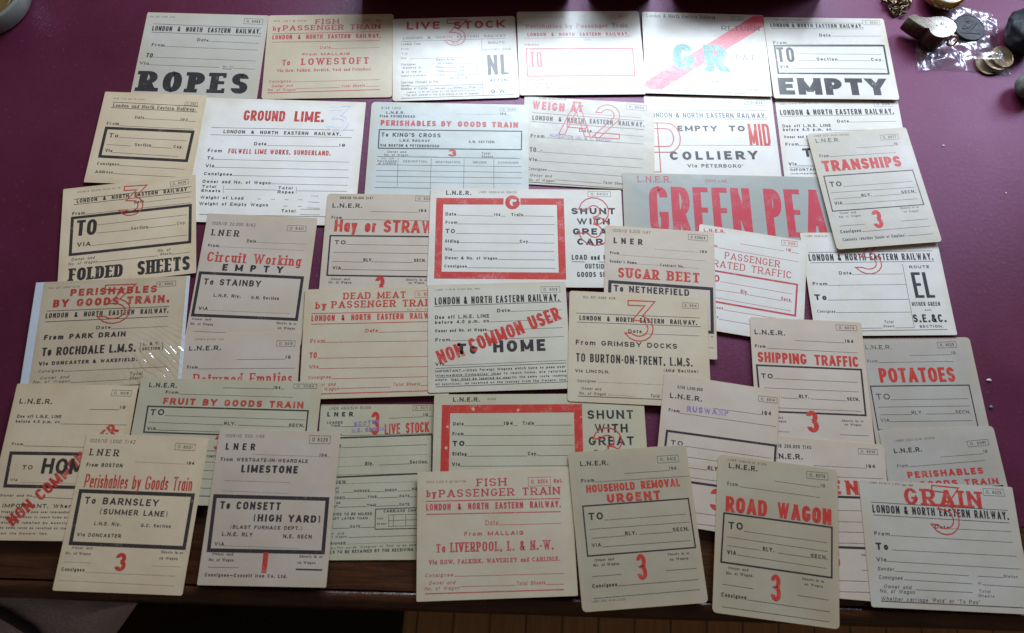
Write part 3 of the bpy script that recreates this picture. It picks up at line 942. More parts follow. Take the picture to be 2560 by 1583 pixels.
T c K -65.97 -49.13 0.3 63.21 3.17 Weight of Empty Wagon
L K 0.28 11.07 -47.90 14.86 -47.90
L K 0.28 24.57 -47.72 28.15 -47.72
L K 0.28 33.42 -49.04 44.69 -49.15
T c K 9.98 -54.18 0.4 13.05 3.05 Total
L K 0.28 27.44 -50.58 45.33 -50.38
L K 0.28 27.54 -56.02 45.90 -55.91
L K 0.4 -64.19 -58.69 61.88 -57.46
@lner7
T n K -40.22 41.22 -0.2 30.93 1.50 10026. 7/20. 25/7 R.W.2047
O K 29.43 37.26 41.47 36.89 3.73 O. 6190
L K 0.5 -39.87 37.85 42.63 36.31
L K 0.5 -40.22 31.59 42.58 30.08
T m K -38.54 32.78 -1.2 79.37 3.47 London and North Eastern Railway.
T m K -15.25 20.49 -1.7 8.74 2.94 Date
L K 0.28 -6.27 20.62 27.74 20.18
T m K 28.37 19.59 -0.4 6.59 2.94 193
L K 0.28 35.23 19.75 42.69 19.56
T m K -40.36 12.70 -0.4 11.31 3.16 From
L K 0.28 -28.41 11.97 41.98 10.95
B K 2.6 -39.94 9.05 42.23 8.15 41.33 -23.12 -40.00 -21.62
T m K -35.85 -0.86 -0.4 8.73 4.57 To
L K 0.28 -26.76 -0.73 37.76 -1.74
L K 0.28 -36.17 -8.70 -13.56 -9.47
T m K -9.83 -9.32 -0.2 15.38 3.10 Section
L K 0.28 6.16 -9.87 25.27 -10.30
T m K 26.79 -10.00 -1.6 8.73 3.10 Coy.
T m K -36.16 -16.47 -1.8 6.60 3.08 Via
L K 0.28 -29.19 -17.03 33.02 -18.94
T m K -40.78 -30.51 -0.2 20.50 2.80 Consignee
L K 0.28 -19.89 -30.50 41.08 -32.21
T m K -40.77 -39.06 -0.5 16.23 2.78 Address
L K 0.28 -24.06 -39.22 35.47 -40.62
@kings
T n K -66.80 43.90 0.3 18.76 2.76 8/46 1,000
T c K -61.73 38.75 0.2 17.86 3.00 L.N.E.R.
T c K -67.61 34.75 0.1 33.84 2.74 From SWINESHEAD
D K 0.28 6.46 40.01 48.10 40.06
T c K 48.65 39.82 0.0 5.96 2.76 194
D K 0.28 54.93 39.96 58.39 40.04
O K 48.59 44.22 66.18 44.61 3.53 O. 6088
T B R -66.27 25.60 0.2 67.80 5.94 PERISHABLES BY
T B R 7.97 25.85 0.2 58.29 5.96 GOODS TRAIN
B K 1.0 -67.25 20.89 69.83 22.00 69.57 1.81 -66.79 0.55
T c K -64.96 13.34 0.2 56.75 4.41 To KING’S CROSS
T c K -47.12 8.23 0.2 28.79 2.68 L.N.E. RAILWAY
T c K 19.17 8.17 0.3 24.32 2.68 C.N. SECTION
T c K -65.32 2.39 0.2 56.26 2.91 VIA BOSTON & PETERBOROUGH
T r K -57.93 -4.21 0.2 17.63 2.41 Owner and
T r K -60.67 -7.63 0.4 22.65 2.40 No. of Wagon
D K 0.28 -37.50 -7.27 -8.98 -7.41
T B R -0.23 -6.87 0.1 7.83 7.47 3
T r K 31.68 -4.17 0.2 8.17 2.65 Total
T r K 31.76 -7.66 0.3 10.59 2.64 Sheets
D K 0.28 42.87 -7.19 65.14 -7.10
L K 0.35 -67.47 -8.37 68.65 -7.86
T r K -63.40 -11.16 0.0 11.89 1.55 NO. OF
T r K -66.56 -14.20 0.2 18.06 1.91 PACKAGES
T r K -65.68 -16.57 0.2 16.58 1.90 & MARKS
T r K -42.61 -14.08 0.3 22.30 2.03 DESCRIPTION
T r K -11.67 -14.16 0.3 22.97 2.03 DESTINATION
T r K 23.65 -13.81 0.3 12.78 2.03 SENDER
T r K 47.41 -13.57 0.4 19.36 2.03 CONSIGNEE
L K 0.28 -67.42 -17.20 69.95 -16.58
L K 0.28 -67.23 -23.24 69.97 -22.76
L K 0.28 -67.14 -29.36 69.99 -28.67
L K 0.28 -66.95 -35.45 69.48 -34.79
L K 0.45 -67.60 -41.29 71.59 -40.95
L K 0.28 -47.38 -9.63 -46.69 -40.31
L K 0.28 -15.97 -9.59 -15.77 -41.46
L K 0.28 15.18 -9.20 15.45 -41.44
L K 0.28 43.43 -8.98 43.91 -41.13
@peas
T s C -107.73 26.84 0.4 32.28 6.52 L.N.E.R.
T n C -43.60 28.42 0.2 20.71 2.85 1005/15 4,000
T H1 C -97.82 -26.66 0.0 95.52 49.27 GREEN
T H1 C 10.93 -27.12 0.1 76.39 49.63 PEAS
@el
T n K -59.16 45.61 -0.4 20.49 1.80 LNER 3006/5/38
L K 0.4 -58.81 29.99 57.27 31.19
L K 0.4 -58.52 19.85 57.29 20.88
T c K -59.17 21.72 0.3 115.81 6.63 LONDON & NORTH EASTERN RAILWAY.
T O3 R -16.24 8.69 0.2 24.20 33.13 f
T c K -33.46 8.25 -0.4 11.47 3.04 Date
L K 0.28 -21.63 8.40 26.11 8.45
T c K -59.17 -2.18 -0.2 13.34 3.23 From
L K 0.28 -45.10 -2.16 26.55 -1.85
T B K -59.41 -16.26 -0.2 10.92 5.52 To
L K 0.35 -47.78 -16.34 25.94 -15.99
T i K -59.13 -28.07 -1.5 16.55 2.73 Consignee
L K 0.28 -42.03 -28.19 25.65 -28.25
T i K -0.15 -38.42 -0.2 8.54 2.60 Total
T i K -1.65 -42.35 -0.2 10.03 2.28 Sheets
L K 0.28 -21.83 -43.02 -2.26 -42.97
L K 0.28 8.79 -42.95 26.21 -42.77
L K 0.4 -22.74 -45.50 55.94 -44.66
L K 0.3 26.92 18.29 26.25 -42.57
T c K 32.60 13.87 0.2 18.65 2.85 ROUTE
T B1 K 32.80 -14.76 0.3 18.21 24.78 EL
T c K 28.27 -22.47 0.2 25.76 3.81 HITHER GREEN
T c K 38.77 -26.98 -0.2 6.08 1.26 AND
T c K 26.84 -37.89 0.1 29.81 7.52 S.E.&C.
T c K 31.22 -42.91 0.2 21.19 2.28 SECTION.
@pass
T c C -45.57 43.65 4.9 19.89 3.38 L.N.E.R.
L C 0.28 -11.67 37.19 29.38 37.16
O C 26.55 42.64 41.19 43.55 5.06 O. 6320
T c C 31.11 37.47 -0.4 4.10 3.01 19
L C 0.28 36.04 37.00 43.21 36.81
T c C -41.95 29.77 0.0 10.07 2.78 From
L C 0.28 -31.47 29.72 43.05 28.51
T s C -24.50 20.10 -0.1 50.44 6.61 PASSENGER
T s C -34.27 10.60 0.3 71.17 6.77 RATED TRAFFIC
B C 1.5 -47.15 6.44 42.47 6.05 42.06 -24.10 -45.13 -23.11
T c C -38.62 -4.67 4.6 11.38 6.69 TO
L C 0.28 -26.91 -3.25 38.58 -3.86
L C 0.28 -30.69 -11.74 -8.40 -11.27
T c C -7.67 -11.79 2.8 6.81 4.27 Rly.
L C 0.28 -0.56 -11.51 28.73 -11.84
T c C 28.73 -11.84 0.3 9.80 3.84 Secn.
L C 0.28 -30.09 -19.39 38.12 -20.34
T c C -39.98 -30.75 4.6 17.90 2.52 Consignee
L C 0.28 -21.61 -29.65 37.54 -29.65
T c C -40.28 -39.07 3.7 14.37 2.08 Contents
L C 0.28 -25.38 -39.09 37.99 -39.53
@hay
T c K -38.33 56.93 0.2 30.54 2.52 1005/10 50,000 2/47
T c K -44.50 48.05 0.0 27.33 4.33 L.N.E.R.
O K 31.74 55.99 49.31 55.44 5.17 O. 6027
L K 0.28 -9.04 44.34 34.83 44.27
T c K 35.33 44.62 -0.1 6.98 2.96 194
T c K -44.41 36.74 -1.3 9.38 2.81 From
L K 0.28 -34.71 36.31 45.93 35.72
T B1 R -41.05 23.92 -0.3 90.52 12.07 Hay or STRAW
B K 1.3 -44.04 19.67 54.66 19.84 58.02 -19.55 -43.78 -19.02
T c K -39.54 11.23 0.0 9.96 3.96 TO
L K 0.28 -29.27 11.15 46.88 10.90
L K 0.28 -40.20 3.24 47.19 3.01
L K 0.28 -40.07 -5.59 -12.59 -6.01
T c K -12.43 -5.47 -0.4 8.50 3.25 RLY.
L K 0.28 -2.63 -5.57 32.41 -5.80
T c K 33.09 -5.14 0.1 10.83 3.04 SECN.
T c K -39.45 -13.33 -0.5 7.47 3.01 VIA
L K 0.28 -31.50 -13.35 45.75 -13.62
T m K -40.12 -23.48 0.0 16.52 1.91 Owner and
T m K -41.83 -26.68 0.0 20.05 2.12 No. of Wagon
T m K 26.96 -23.36 0.0 18.98 1.92 Sheets in or
T m K 29.18 -26.20 0.1 14.09 1.91 on Wagon
T B R -0.88 -38.35 -0.4 8.87 19.03 3
@folded
T n K -47.32 43.84 -0.2 38.80 1.62 10026/5 25,000 8/26 5/1 R
T O3 R -8.68 15.40 -2.9 20.89 30.08 f
O K 37.17 39.85 53.26 40.86 4.90 O. 6026
L K 0.45 -50.01 37.64 56.10 37.59
L K 0.45 -49.94 32.16 55.90 32.05
T c K -47.32 33.42 0.0 99.38 3.81 LONDON  &  NORTH  EASTERN  RAILWAY
T c K 4.45 26.45 -0.6 8.70 3.10 Date
L K 0.28 13.73 26.65 55.59 27.13
T c K -50.70 21.50 -2.6 11.18 3.18 From
L K 0.28 -39.05 21.15 55.60 20.93
B K 2.4 -50.26 18.63 55.10 18.37 54.62 -18.61 -50.40 -17.80
T B1 K -46.42 0.10 -2.3 17.84 15.68 TO
L K 0.28 -28.19 8.89 52.10 9.08
L K 0.28 -28.17 0.77 1.63 0.10
T m K 2.12 0.03 -0.4 15.00 3.02 Section
L K 0.28 17.41 0.21 42.18 0.20
T i K 42.87 0.12 0.1 8.55 2.92 Coy.
T c K -44.94 -10.65 -2.0 11.89 4.19 VIA
L K 0.28 -32.57 -11.13 52.14 -11.32
T i K 26.18 -24.85 -1.8 11.27 2.85 No. of
T i K 28.30 -28.54 -1.3 10.37 2.40 Sheets
L K 0.28 38.87 -28.80 55.54 -28.53
T i K -49.20 -24.05 -1.2 20.31 2.72 Owner and
T i K -51.60 -28.05 -1.2 25.29 2.60 No. of Wagon
L K 0.28 -25.84 -28.12 26.65 -28.65
T S1 K -50.63 -43.32 -1.6 46.59 12.03 FOLDED
T S1 K 8.79 -45.22 -0.5 45.79 13.50 SHEETS
@circ
T n K -44.58 49.52 -0.1 39.22 3.10 1005/10 20,000 9/42
T m3 K -43.64 39.02 -0.2 24.81 6.04 LNER
O K 23.99 46.65 40.91 46.67 5.54 O 6411
T c K -10.58 33.64 0.2 8.14 2.95 Date
D K 0.28 -2.09 34.04 44.48 34.35
T c K -44.77 27.77 0.0 9.62 2.82 From
D K 0.28 -34.82 28.23 43.56 28.06
T m R -43.48 13.79 -0.6 83.92 9.13 Circuit Working
T B6 K -28.38 5.37 0.0 54.07 6.39 EMPTY
B K 2.4 -47.20 2.37 43.83 1.73 43.67 -37.44 -47.17 -37.35
T c K -42.66 -8.55 0.0 50.53 5.77 To STAINBY
T c K -31.87 -19.61 -0.2 23.73 2.90 L.N.E. Rly.
T c K 1.23 -20.21 0.3 24.47 2.90 G.N. Section
T c K -42.90 -32.33 -0.2 7.99 3.07 VIA
D K 0.28 -34.43 -32.37 38.61 -32.32
T m K -47.08 -41.74 0.6 16.60 1.83 Owner and
T m K -47.36 -46.24 0.4 19.28 2.02 No. of Wagon
T m K 26.35 -42.29 0.1 17.94 2.03 Sheets in or
T m K 28.43 -46.77 0.3 14.99 2.02 on Wagon
L K 0.28 -43.62 -52.15 -15.97 -52.16
@gsh1
T c K -74.80 42.22 -0.1 23.32 4.40 L.N.E.R.
T n K -44.46 44.30 0.3 35.56 2.09 LNER 2206/4/42 100/100
K R 6.6 -21.15 35.92 -80.39 35.48 -79.87 -38.11 32.18 -38.12 31.76 36.29 -5.50 35.98
T B R -19.78 27.92 -0.2 13.73 14.36 G
T c K -74.70 20.84 0.0 9.74 3.17 Date
L K 0.28 -64.46 21.40 -30.56 20.64
T c K -29.73 20.76 -0.3 5.66 2.95 194
L K 0.28 -23.67 20.71 -19.24 20.65
T c K -14.10 20.81 0.0 11.02 3.18 Train
L K 0.28 -2.77 21.28 26.09 20.79
T c K -74.46 12.50 0.3 10.72 2.92 From
L K 0.28 -63.43 12.50 25.94 12.65
T c K -74.20 3.11 -0.1 8.64 4.24 TO
L K 0.28 -64.83 2.87 24.94 2.67
T c K -74.43 -6.31 -0.2 12.46 3.09 Siding
L K 0.28 -61.78 -6.18 -6.47 -6.20
T c K -6.16 -5.97 -0.1 8.85 3.10 Coy.
L K 0.28 2.99 -5.77 25.59 -5.99
T c K -74.20 -14.33 -0.2 6.35 3.07 Via
L K 0.28 -67.44 -14.48 25.14 -14.15
T c K -74.04 -22.65 -0.1 47.28 2.83 Owner & No. of Wagon
L K 0.28 -26.26 -22.43 25.72 -22.50
T c K -74.30 -30.66 -0.2 20.23 2.81 Consignee
L K 0.28 -53.78 -30.80 26.07 -30.74
O K 57.85 41.67 79.28 41.91 5.23 O. 6413/1
T O5 R 48.26 -7.87 0.3 29.30 48.44 3
T B K 41.94 23.47 0.5 40.73 6.40 SHUNT
T B K 46.61 13.21 0.3 30.62 6.11 WITH
T B K 42.73 2.85 0.3 39.71 6.28 GREAT
T B K 46.44 -7.34 0.3 30.94 6.22 CARE
T c K 41.03 -22.14 0.1 50.50 4.92 LOAD and UNLOAD
L K 0.4 40.98 -23.99 52.71 -24.21
L K 0.4 65.06 -24.10 89.39 -24.10
T c K 52.91 -30.72 -0.1 19.99 4.88 OUTSIDE
T c K 45.41 -38.86 0.1 33.19 4.95 GOODS SHED
@tran
T n K -42.95 58.14 -1.9 34.21 1.71 LNER 2270 10/40—100,000
T r K -42.83 51.33 -1.4 23.69 4.26 L.N.E.R.
O K 21.60 49.11 39.52 49.35 5.49 O. 6077
L K 0.28 -5.06 42.51 32.14 42.48
T r K 33.01 42.42 0.0 3.23 3.15 19
T r K -43.05 34.81 -1.4 9.07 3.35 From
L K 0.28 -33.33 35.03 32.26 34.48
T B1 R -42.98 19.34 -0.2 77.20 11.64 TRANSHIPS
B K 0.9 -44.11 14.41 43.12 14.20 43.49 -22.92 -44.64 -22.88
T c K -40.80 2.86 -1.6 11.64 5.24 TO
L K 0.28 -27.97 2.09 39.31 2.15
L K 0.28 -41.22 -3.59 40.14 -4.09
L K 0.28 -40.95 -10.29 -13.68 -10.45
T c K -13.31 -10.25 -0.2 9.94 3.22 RLY.
L K 0.28 -2.31 -10.41 25.41 -10.25
T c K 25.68 -10.04 0.2 13.96 3.23 SECN.
T c K -40.78 -16.47 -0.1 7.52 3.20 VIA
L K 0.28 -32.42 -16.55 39.84 -16.44
T r K -38.53 -26.48 -0.2 15.51 2.04 Owner and
T r K -39.72 -30.18 -0.2 20.29 2.03 No. of Wagon
T B R -9.53 -43.32 -1.8 9.32 18.56 3
T r K 19.96 -25.93 -0.1 18.04 2.05 Sheets in or
T r K 22.17 -29.81 0.0 14.46 2.04 on Wagon
L K 0.28 -41.92 -38.57 -17.39 -38.48
L K 0.28 16.95 -38.14 43.02 -37.93
T c K -42.59 -45.89 -0.2 19.61 3.11 Consignee
L K 0.28 -22.40 -45.81 43.77 -45.32
T c K -42.20 -54.03 -0.1 59.34 3.09 Contents (whether Goods or Empties)
L K 0.28 18.53 -53.51 43.59 -53.27
@roch
T n K -57.10 43.78 0.3 26.30 1.58 Est. 227. 5,000 12/24
T B R -37.92 36.07 0.0 74.62 6.51 PERISHABLES
T B R -51.54 26.23 -0.1 99.75 7.07 BY GOODS TRAIN.
T O4 R -11.30 9.13 -0.6 27.04 35.76 f
O K 35.97 40.77 52.55 41.32 4.75 O. 6062
L K 0.5 -55.93 23.07 48.73 22.15
L K 0.5 -56.16 13.22 48.40 13.04
T c K -56.43 16.47 -0.1 104.94 4.63 LONDON  &  NORTH  EASTERN  RAILWAY.
T c K -11.86 4.32 -0.3 12.28 2.84 Date
L K 0.28 0.82 3.98 48.74 3.87
T B K -54.98 -3.21 -0.1 68.88 4.53 From PARK DRAIN
T B1 K -55.09 -17.53 0.0 79.03 7.46 To ROCHDALE L.M.S.
T n K 27.14 -17.83 3.1 1.87 7.98 (
T n K 45.00 -17.26 2.6 2.06 7.49 )
T c K 29.87 -12.32 -0.2 13.46 2.60 L. & Y.
T c K 29.37 -16.76 0.0 15.01 2.59 SECTION
T B K -56.04 -25.79 -0.1 81.97 3.15 Via DONCASTER & WAKEFIELD.
T i K -55.78 -32.11 -0.2 20.93 2.54 Consignee
L K 0.28 -34.61 -31.96 52.17 -32.38
T i K -53.56 -38.01 -0.1 24.09 2.43 Owner and
T i K -58.61 -41.11 -1.2 30.82 2.32 No. of Wagon
L K 0.28 -27.49 -42.07 19.67 -41.85
T i K 20.71 -38.52 0.3 10.93 2.92 Total
T i K 21.10 -42.21 0.5 11.08 2.72 Sheets
L K 0.5 -57.84 -46.40 53.48 -46.99
@ret
T n K -40.91 57.47 -1.4 24.78 1.41 10005/3 20,000 7/42
T c K -44.93 48.11 -0.4 27.09 4.18 L.N.E.R.
O K 29.62 50.30 45.20 49.73 5.01 O. 6015
L K 0.28 -3.63 39.11 37.56 38.50
T c K 38.01 38.89 -1.4 4.27 2.97 19
T c K -44.80 32.18 -1.4 8.93 2.74 From
L K 0.28 -35.38 31.65 46.61 30.32
T M R -38.52 17.21 -0.4 83.23 10.18 Returned Empties
@sugar
T n K -43.47 54.55 0.3 34.70 2.81 1005/10 5,000 1/47
T B5 K -42.53 43.12 0.1 26.55 5.78 LNER
O K 26.30 51.75 43.93 51.37 5.61 O 6250/9
D K 0.28 -4.95 39.78 36.85 39.75
T c K 37.15 39.33 0.5 6.02 2.66 194
T c K -45.37 32.19 0.2 8.12 2.75 From
D K 0.28 -36.86 31.79 42.36 31.54
T c K -45.52 23.83 0.0 24.28 2.73 Sender’s Name
D K 0.28 -21.04 24.19 -0.10 24.08
T c K 0.21 23.34 0.2 21.75 2.73 Contract No.
D K 0.28 21.97 24.05 36.64 23.81
T M R -37.70 9.99 0.1 36.89 9.50 SUGAR
T M R 6.73 10.18 -0.3 29.15 9.18 BEET
B K 2.6 -44.93 5.17 46.62 4.81 46.36 -36.03 -45.49 -38.39
T c K -41.25 -3.84 0.3 67.60 6.17 To NETHERFIELD
T m K 30.06 -40.76 0.0 17.16 1.54 Sheets in or
L K 0.28 27.96 -50.36 47.48 -50.41
@dead
T m R -29.13 39.44 -0.2 54.85 6.08 DEAD MEAT
O R 33.98 39.03 52.47 39.35 6.30 O. 6063
T m R -53.20 31.10 0.1 9.32 6.22 by
T m R -39.14 31.42 -0.3 90.61 6.45 PASSENGER TRAIN
T n R 27.21 27.57 -0.3 22.29 1.24 Est. 227 5000
L R 0.5 -56.58 26.87 52.43 26.02
L R 0.5 -56.09 17.04 52.40 16.45
T c R -56.23 19.89 -0.2 111.57 5.34 LONDON  &  NORTH  EASTERN  RAILWAY.
T m R -8.83 8.35 -0.3 10.61 3.04 Date
L R 0.28 2.08 8.03 46.56 7.75
T m R -56.00 0.18 0.3 12.52 3.21 From
L R 0.28 -43.01 0.29 46.56 -1.05
T c R -56.16 -13.54 -0.4 6.17 5.16 TO
L R 0.28 -49.32 -13.84 46.56 -14.84
T m R -56.27 -22.58 0.2 8.03 2.75 Via
L R 0.28 -47.74 -23.03 46.55 -24.04
T i R -56.45 -31.82 -0.2 19.29 2.72 Consignee
L R 0.28 -36.87 -32.23 46.55 -32.85
T i R -53.31 -38.20 -0.2 20.46 2.71 Owner and
T i R -57.32 -42.21 -0.1 27.62 2.70 No. of Wagon
L R 0.28 -29.28 -40.87 13.98 -40.96
T i R 15.66 -40.15 -0.2 23.13 2.71 Total Sheets
L R 0.28 39.17 -40.39 46.55 -40.43
L R 0.6 -56.70 -45.10 47.49 -45.19
@home
T n K -54.86 43.22 0.3 40.05 1.48 LNER 14/8/16 10,000 Est. 562.
O K 39.11 39.04 56.02 38.99 5.28 O. 6018
L K 0.45 -55.58 28.61 56.99 29.82
T c K -55.38 30.06 0.3 110.47 6.80 LONDON & NORTH EASTERN RAILWAY.
T c K -0.59 21.56 0.5 11.30 3.11 Date
L K 0.28 11.21 21.95 56.56 22.33
T c K -55.22 16.74 0.1 47.45 3.29 Due off L.N.E. LINE
T c K -55.23 12.13 0.4 47.26 3.07 before 4.0 p.m. on
L K 0.28 -7.49 12.70 56.08 13.96
T c K -55.25 4.51 0.1 44.92 2.84 Owner and No. of Wagon
L K 0.28 -9.84 4.91 56.58 5.73
T c K -54.99 -3.88 0.3 12.73 3.02 From
L K 0.28 -41.96 -3.56 57.09 -2.42
T c1 R -50.94 -24.59 19.6 113.77 12.66 NON COMMON USER
T B K -36.32 -15.73 0.1 17.01 9.49 To
T B K -5.04 -15.07 0.4 45.44 10.53 HOME
T c K -55.05 -25.55 2.1 7.45 2.96 Via
L K 0.28 -47.42 -25.48 57.76 -23.91
L K 0.4 -54.58 -27.72 57.63 -26.19
T c K -55.06 -31.43 0.5 112.02 2.16 IMPORTANT.—When Foreign Wagons which have to pass over
T c K -54.88 -35.05 0.4 112.10 1.96 Intermediate Companies’ lines to reach home, are returned
T c K -55.08 -38.74 0.3 112.52 1.95 empty, they must be labelled by exactly the same route (naming
T c K -55.09 -42.61 0.4 112.60 1.94 all junctions), as received on the journey from the Owners’ line.
L K 0.28 -54.60 -35.83 0.61 -34.99
L K 0.28 -41.34 -39.16 9.08 -38.47
L K 0.4 -54.63 -43.98 57.59 -42.88
@hom
T c K -44.97 45.86 0.0 27.00 4.21 L.N.E.R.
O K 29.48 53.70 45.66 53.51 4.91 O. 6016
L K 0.35 14.06 41.89 38.24 42.02
T c K 38.38 42.77 -1.4 4.61 2.80 19
T c K -44.15 34.06 0.3 36.15 2.58 Due off L.N.E. LINE
T c K -44.31 29.90 0.2 35.80 2.39 before 4.0 p.m. on
L K 0.28 -7.90 29.48 46.71 29.45
T c K -43.29 11.42 -0.1 8.99 2.25 From
L K 0.28 -33.79 11.11 46.49 10.37
B K 2.4 -42.32 5.14 50.12 5.20 50.89 -21.54 -41.26 -20.93
T c K -30.76 -7.78 0.4 8.25 3.36 TO
T c1 K -15.14 -10.91 0.1 43.13 12.40 HOME
T c K -38.19 -16.95 -0.5 5.77 1.92 Via
D K 0.28 -29.08 -18.14 14.37 -18.39
T c1 R -27.95 -52.47 48.1 103.53 9.88 NON COMMON USER
T c K -43.31 -29.21 -0.1 26.39 1.90 Owner and No.
L K 0.28 -16.92 -29.27 14.07 -30.13
T c K -39.58 -37.76 0.3 54.21 3.08 IMPORTANT. When
T c K -39.53 -41.77 0.3 54.97 1.70 Wagons have to pass over Intermediate
T c K -39.50 -45.68 0.3 54.40 1.70 Companies’ lines to reach home are
T c K -39.39 -49.92 0.2 53.44 1.69 returned labelled by exactly
T c K -39.33 -53.88 0.2 52.87 1.68 the same route as received on the
T c K -39.22 -58.07 0.2 39.77 1.67 from the Owners’ line.
@live2
T n K -42.55 57.86 1.4 34.80 2.38 LNER 4003/5/41 50,000
T B5 K -44.09 52.19 0.4 21.54 3.78 LNER
T B R -6.81 36.90 1.4 7.23 19.25 3
O K 27.80 57.27 42.27 57.73 4.00 O. 6071
L K 0.28 7.46 50.65 36.45 51.86
T c K 36.82 52.05 1.4 3.75 2.84 19
L K 0.28 40.84 52.23 44.60 52.33
T c K -43.82 46.08 0.4 13.19 2.06 LOADED
T c K -40.37 43.46 1.3 7.70 1.87 TIME
L K 0.28 -32.49 43.64 -6.94 44.17
T c V -20.91 44.19 6.2 21.42 3.29 SCOTSC
T c V -22.42 38.77 3.4 27.64 3.27 N.E. REGION
T c1 R 5.04 37.35 2.8 13.00 8.60 LIVE
T c1 R 22.67 38.17 2.9 19.55 8.62 STOCK
T c K -41.66 35.82 0.4 11.09 2.23 From
L K 0.28 -30.11 36.00 44.56 37.96
B K 1.1 -48.43 33.70 44.59 36.84 45.36 5.23 -49.09 1.42
T c K -40.91 25.68 0.5 10.11 3.68 TO
L K 0.28 -30.35 26.03 40.67 28.50
D K 0.28 -32.55 18.08 41.85 20.50
D K 0.28 -32.93 10.55 -10.13 11.40
T c K -9.86 11.40 1.4 6.86 3.17 Rly.
L K 0.28 1.75 11.83 26.93 12.78
T c K 26.93 12.78 1.3 15.16 2.91 Section.
D K 0.28 -32.92 3.89 42.79 5.24
T c K -44.17 -3.50 0.6 19.28 2.68 SENDER
D K 0.28 -24.44 -3.11 32.52 -1.65
T c K -39.31 -7.95 1.5 9.30 1.60 NO. OF
T c K -39.11 -10.61 1.5 9.29 1.59 CATTLE
L K 0.28 -26.95 -10.20 -17.92 -9.96
T c K -17.47 -9.96 0.3 12.48 1.95 HORSES
L K 0.28 -4.63 -9.73 6.95 -9.50
T c K 7.40 -9.41 0.4 9.79 1.95 SHEEP
L K 0.28 17.54 -9.18 29.15 -8.86
T c K 29.59 -8.59 1.4 6.36 1.96 PIGS
T c K -42.35 -15.44 0.3 17.73 1.94 WATERED
L K 0.28 -24.36 -15.06 -6.79 -14.67
T c K -6.34 -14.67 0.6 7.40 1.94 TIME
L K 0.28 1.33 -14.52 18.94 -14.05
T c K 19.57 -14.05 0.5 8.14 1.94 DATE
L K 0.28 27.99 -13.90 43.38 -13.59
T c K -38.45 -19.40 0.4 10.33 1.75 AND OR
T c K -38.25 -22.02 0.5 8.07 1.75 FED AT
L K 0.28 -29.74 -21.88 -6.86 -21.25
T c K -6.41 -21.25 0.6 7.46 1.93 TIME
L K 0.28 1.41 -21.11 19.23 -20.64
T c K 19.86 -20.64 0.5 8.12 1.93 DATE
T c K -39.57 -28.36 0.6 37.57 2.09 REQUIRE TO BE MILKED
T c K -34.41 -31.59 0.6 29.02 1.90 NOT LATER THAN
T c K -36.13 -38.46 1.4 3.11 1.72 AT
L K 0.28 -32.59 -38.31 -19.43 -38.10
T c K -19.09 -37.84 0.5 8.28 1.89 DATE
L K 0.28 -10.36 -37.71 0.33 -37.49
B K 0.6 0.64 -23.46 48.16 -21.87 48.19 -38.37 1.04 -39.04
T c K 7.34 -26.10 1.5 35.52 2.09 CARRIAGE CHARGES
T c K 2.24 -31.46 0.4 4.92 1.21 PAID
T c K 2.28 -35.61 0.5 7.50 1.38 TO PAY
L K 0.28 11.47 -27.85 11.91 -36.94
L K 0.28 15.32 -27.69 15.74 -36.78
L K 0.28 25.20 -27.47 25.57 -36.56
L K 0.28 11.48 -28.03 47.41 -27.11
L K 0.28 11.69 -32.36 47.54 -31.46
L K 0.28 11.91 -36.94 47.67 -35.95
T i K -41.10 -43.29 1.4 17.46 1.71 Owner and
T i K -40.88 -46.02 2.2 19.63 1.87 No. of Wagon
L K 0.28 -19.67 -45.26 40.76 -43.81
T c K -41.39 -50.94 1.2 19.59 1.86 CONSIGNEE
D K 0.28 -21.54 -50.35 35.59 -48.90
T i K -40.23 -54.49 2.0 84.86 1.69 NOTE—The words “Watered” or “Fed” to be deleted as
T c K -41.73 -57.84 1.6 90.01 2.36 LABELS TO BE RETAINED BY THE RECEIVING STATION
@fruit
T c K -68.44 43.49 0.1 23.24 3.99 L.N.E.R.
T c K -53.62 38.38 0.0 10.67 2.55 From
L K 0.28 -42.27 38.22 52.81 37.94
T B R -54.20 29.40 -0.2 116.65 5.45 FRUIT BY GOODS TRAIN
B K 1.1 -66.27 27.20 66.89 26.99 67.06 4.73 -65.79 5.70
T c K -63.38 19.80 1.5 11.52 5.11 TO
L K 0.28 -51.36 19.84 65.44 19.20
L K 0.28 -63.44 13.96 -1.93 13.35
T c K -1.19 13.27 -0.1 9.64 2.77 RLY.
L K 0.28 10.45 13.39 52.77 13.11
T c K -63.49 7.60 0.0 7.12 2.56 VIA
L K 0.28 -55.95 7.79 62.68 6.91
L K 0.4 -72.64 -7.94 69.91 -8.58
T c K -11.54 -13.61 -0.3 13.14 1.97 CONTENTS
L K 0.28 -73.65 -17.05 69.10 -17.60
L K 0.28 -73.73 -23.83 69.40 -24.38
L K 0.28 -73.82 -30.47 69.70 -31.02
L K 0.28 -74.05 -37.77 70.07 -38.31
L K 0.5 -74.40 -43.88 70.33 -44.59
L K 0.28 -6.62 44.61 35.36 44.80
T c K 35.85 44.63 -0.2 5.61 2.67 194
L K 0.28 41.91 44.79 44.73 44.68
O K 52.54 45.85 71.99 46.09 3.63 O. 6084
T c K 52.38 13.29 -0.1 12.71 2.77 SECN.
T B R -7.00 -7.18 -0.1 6.18 11.34 3
@gsh2
T c K -73.10 42.59 0.1 22.58 3.63 L.N.E.R.
T n K -44.20 43.87 -0.1 7.36 1.72 10,000
B R 7 -78.80 36.35 32.69 36.52 31.76 -28.50 -79.22 -27.65
W W -56.12 36.23 1.41
W W -18.07 35.17 1.32
W W -77.40 21.40 1.02
W W -78.28 3.85 1.29
W W 34.94 28.93 0.75
T c K -72.77 22.49 -0.2 8.84 2.81 Date
L K 0.28 -63.46 22.07 -30.37 21.97
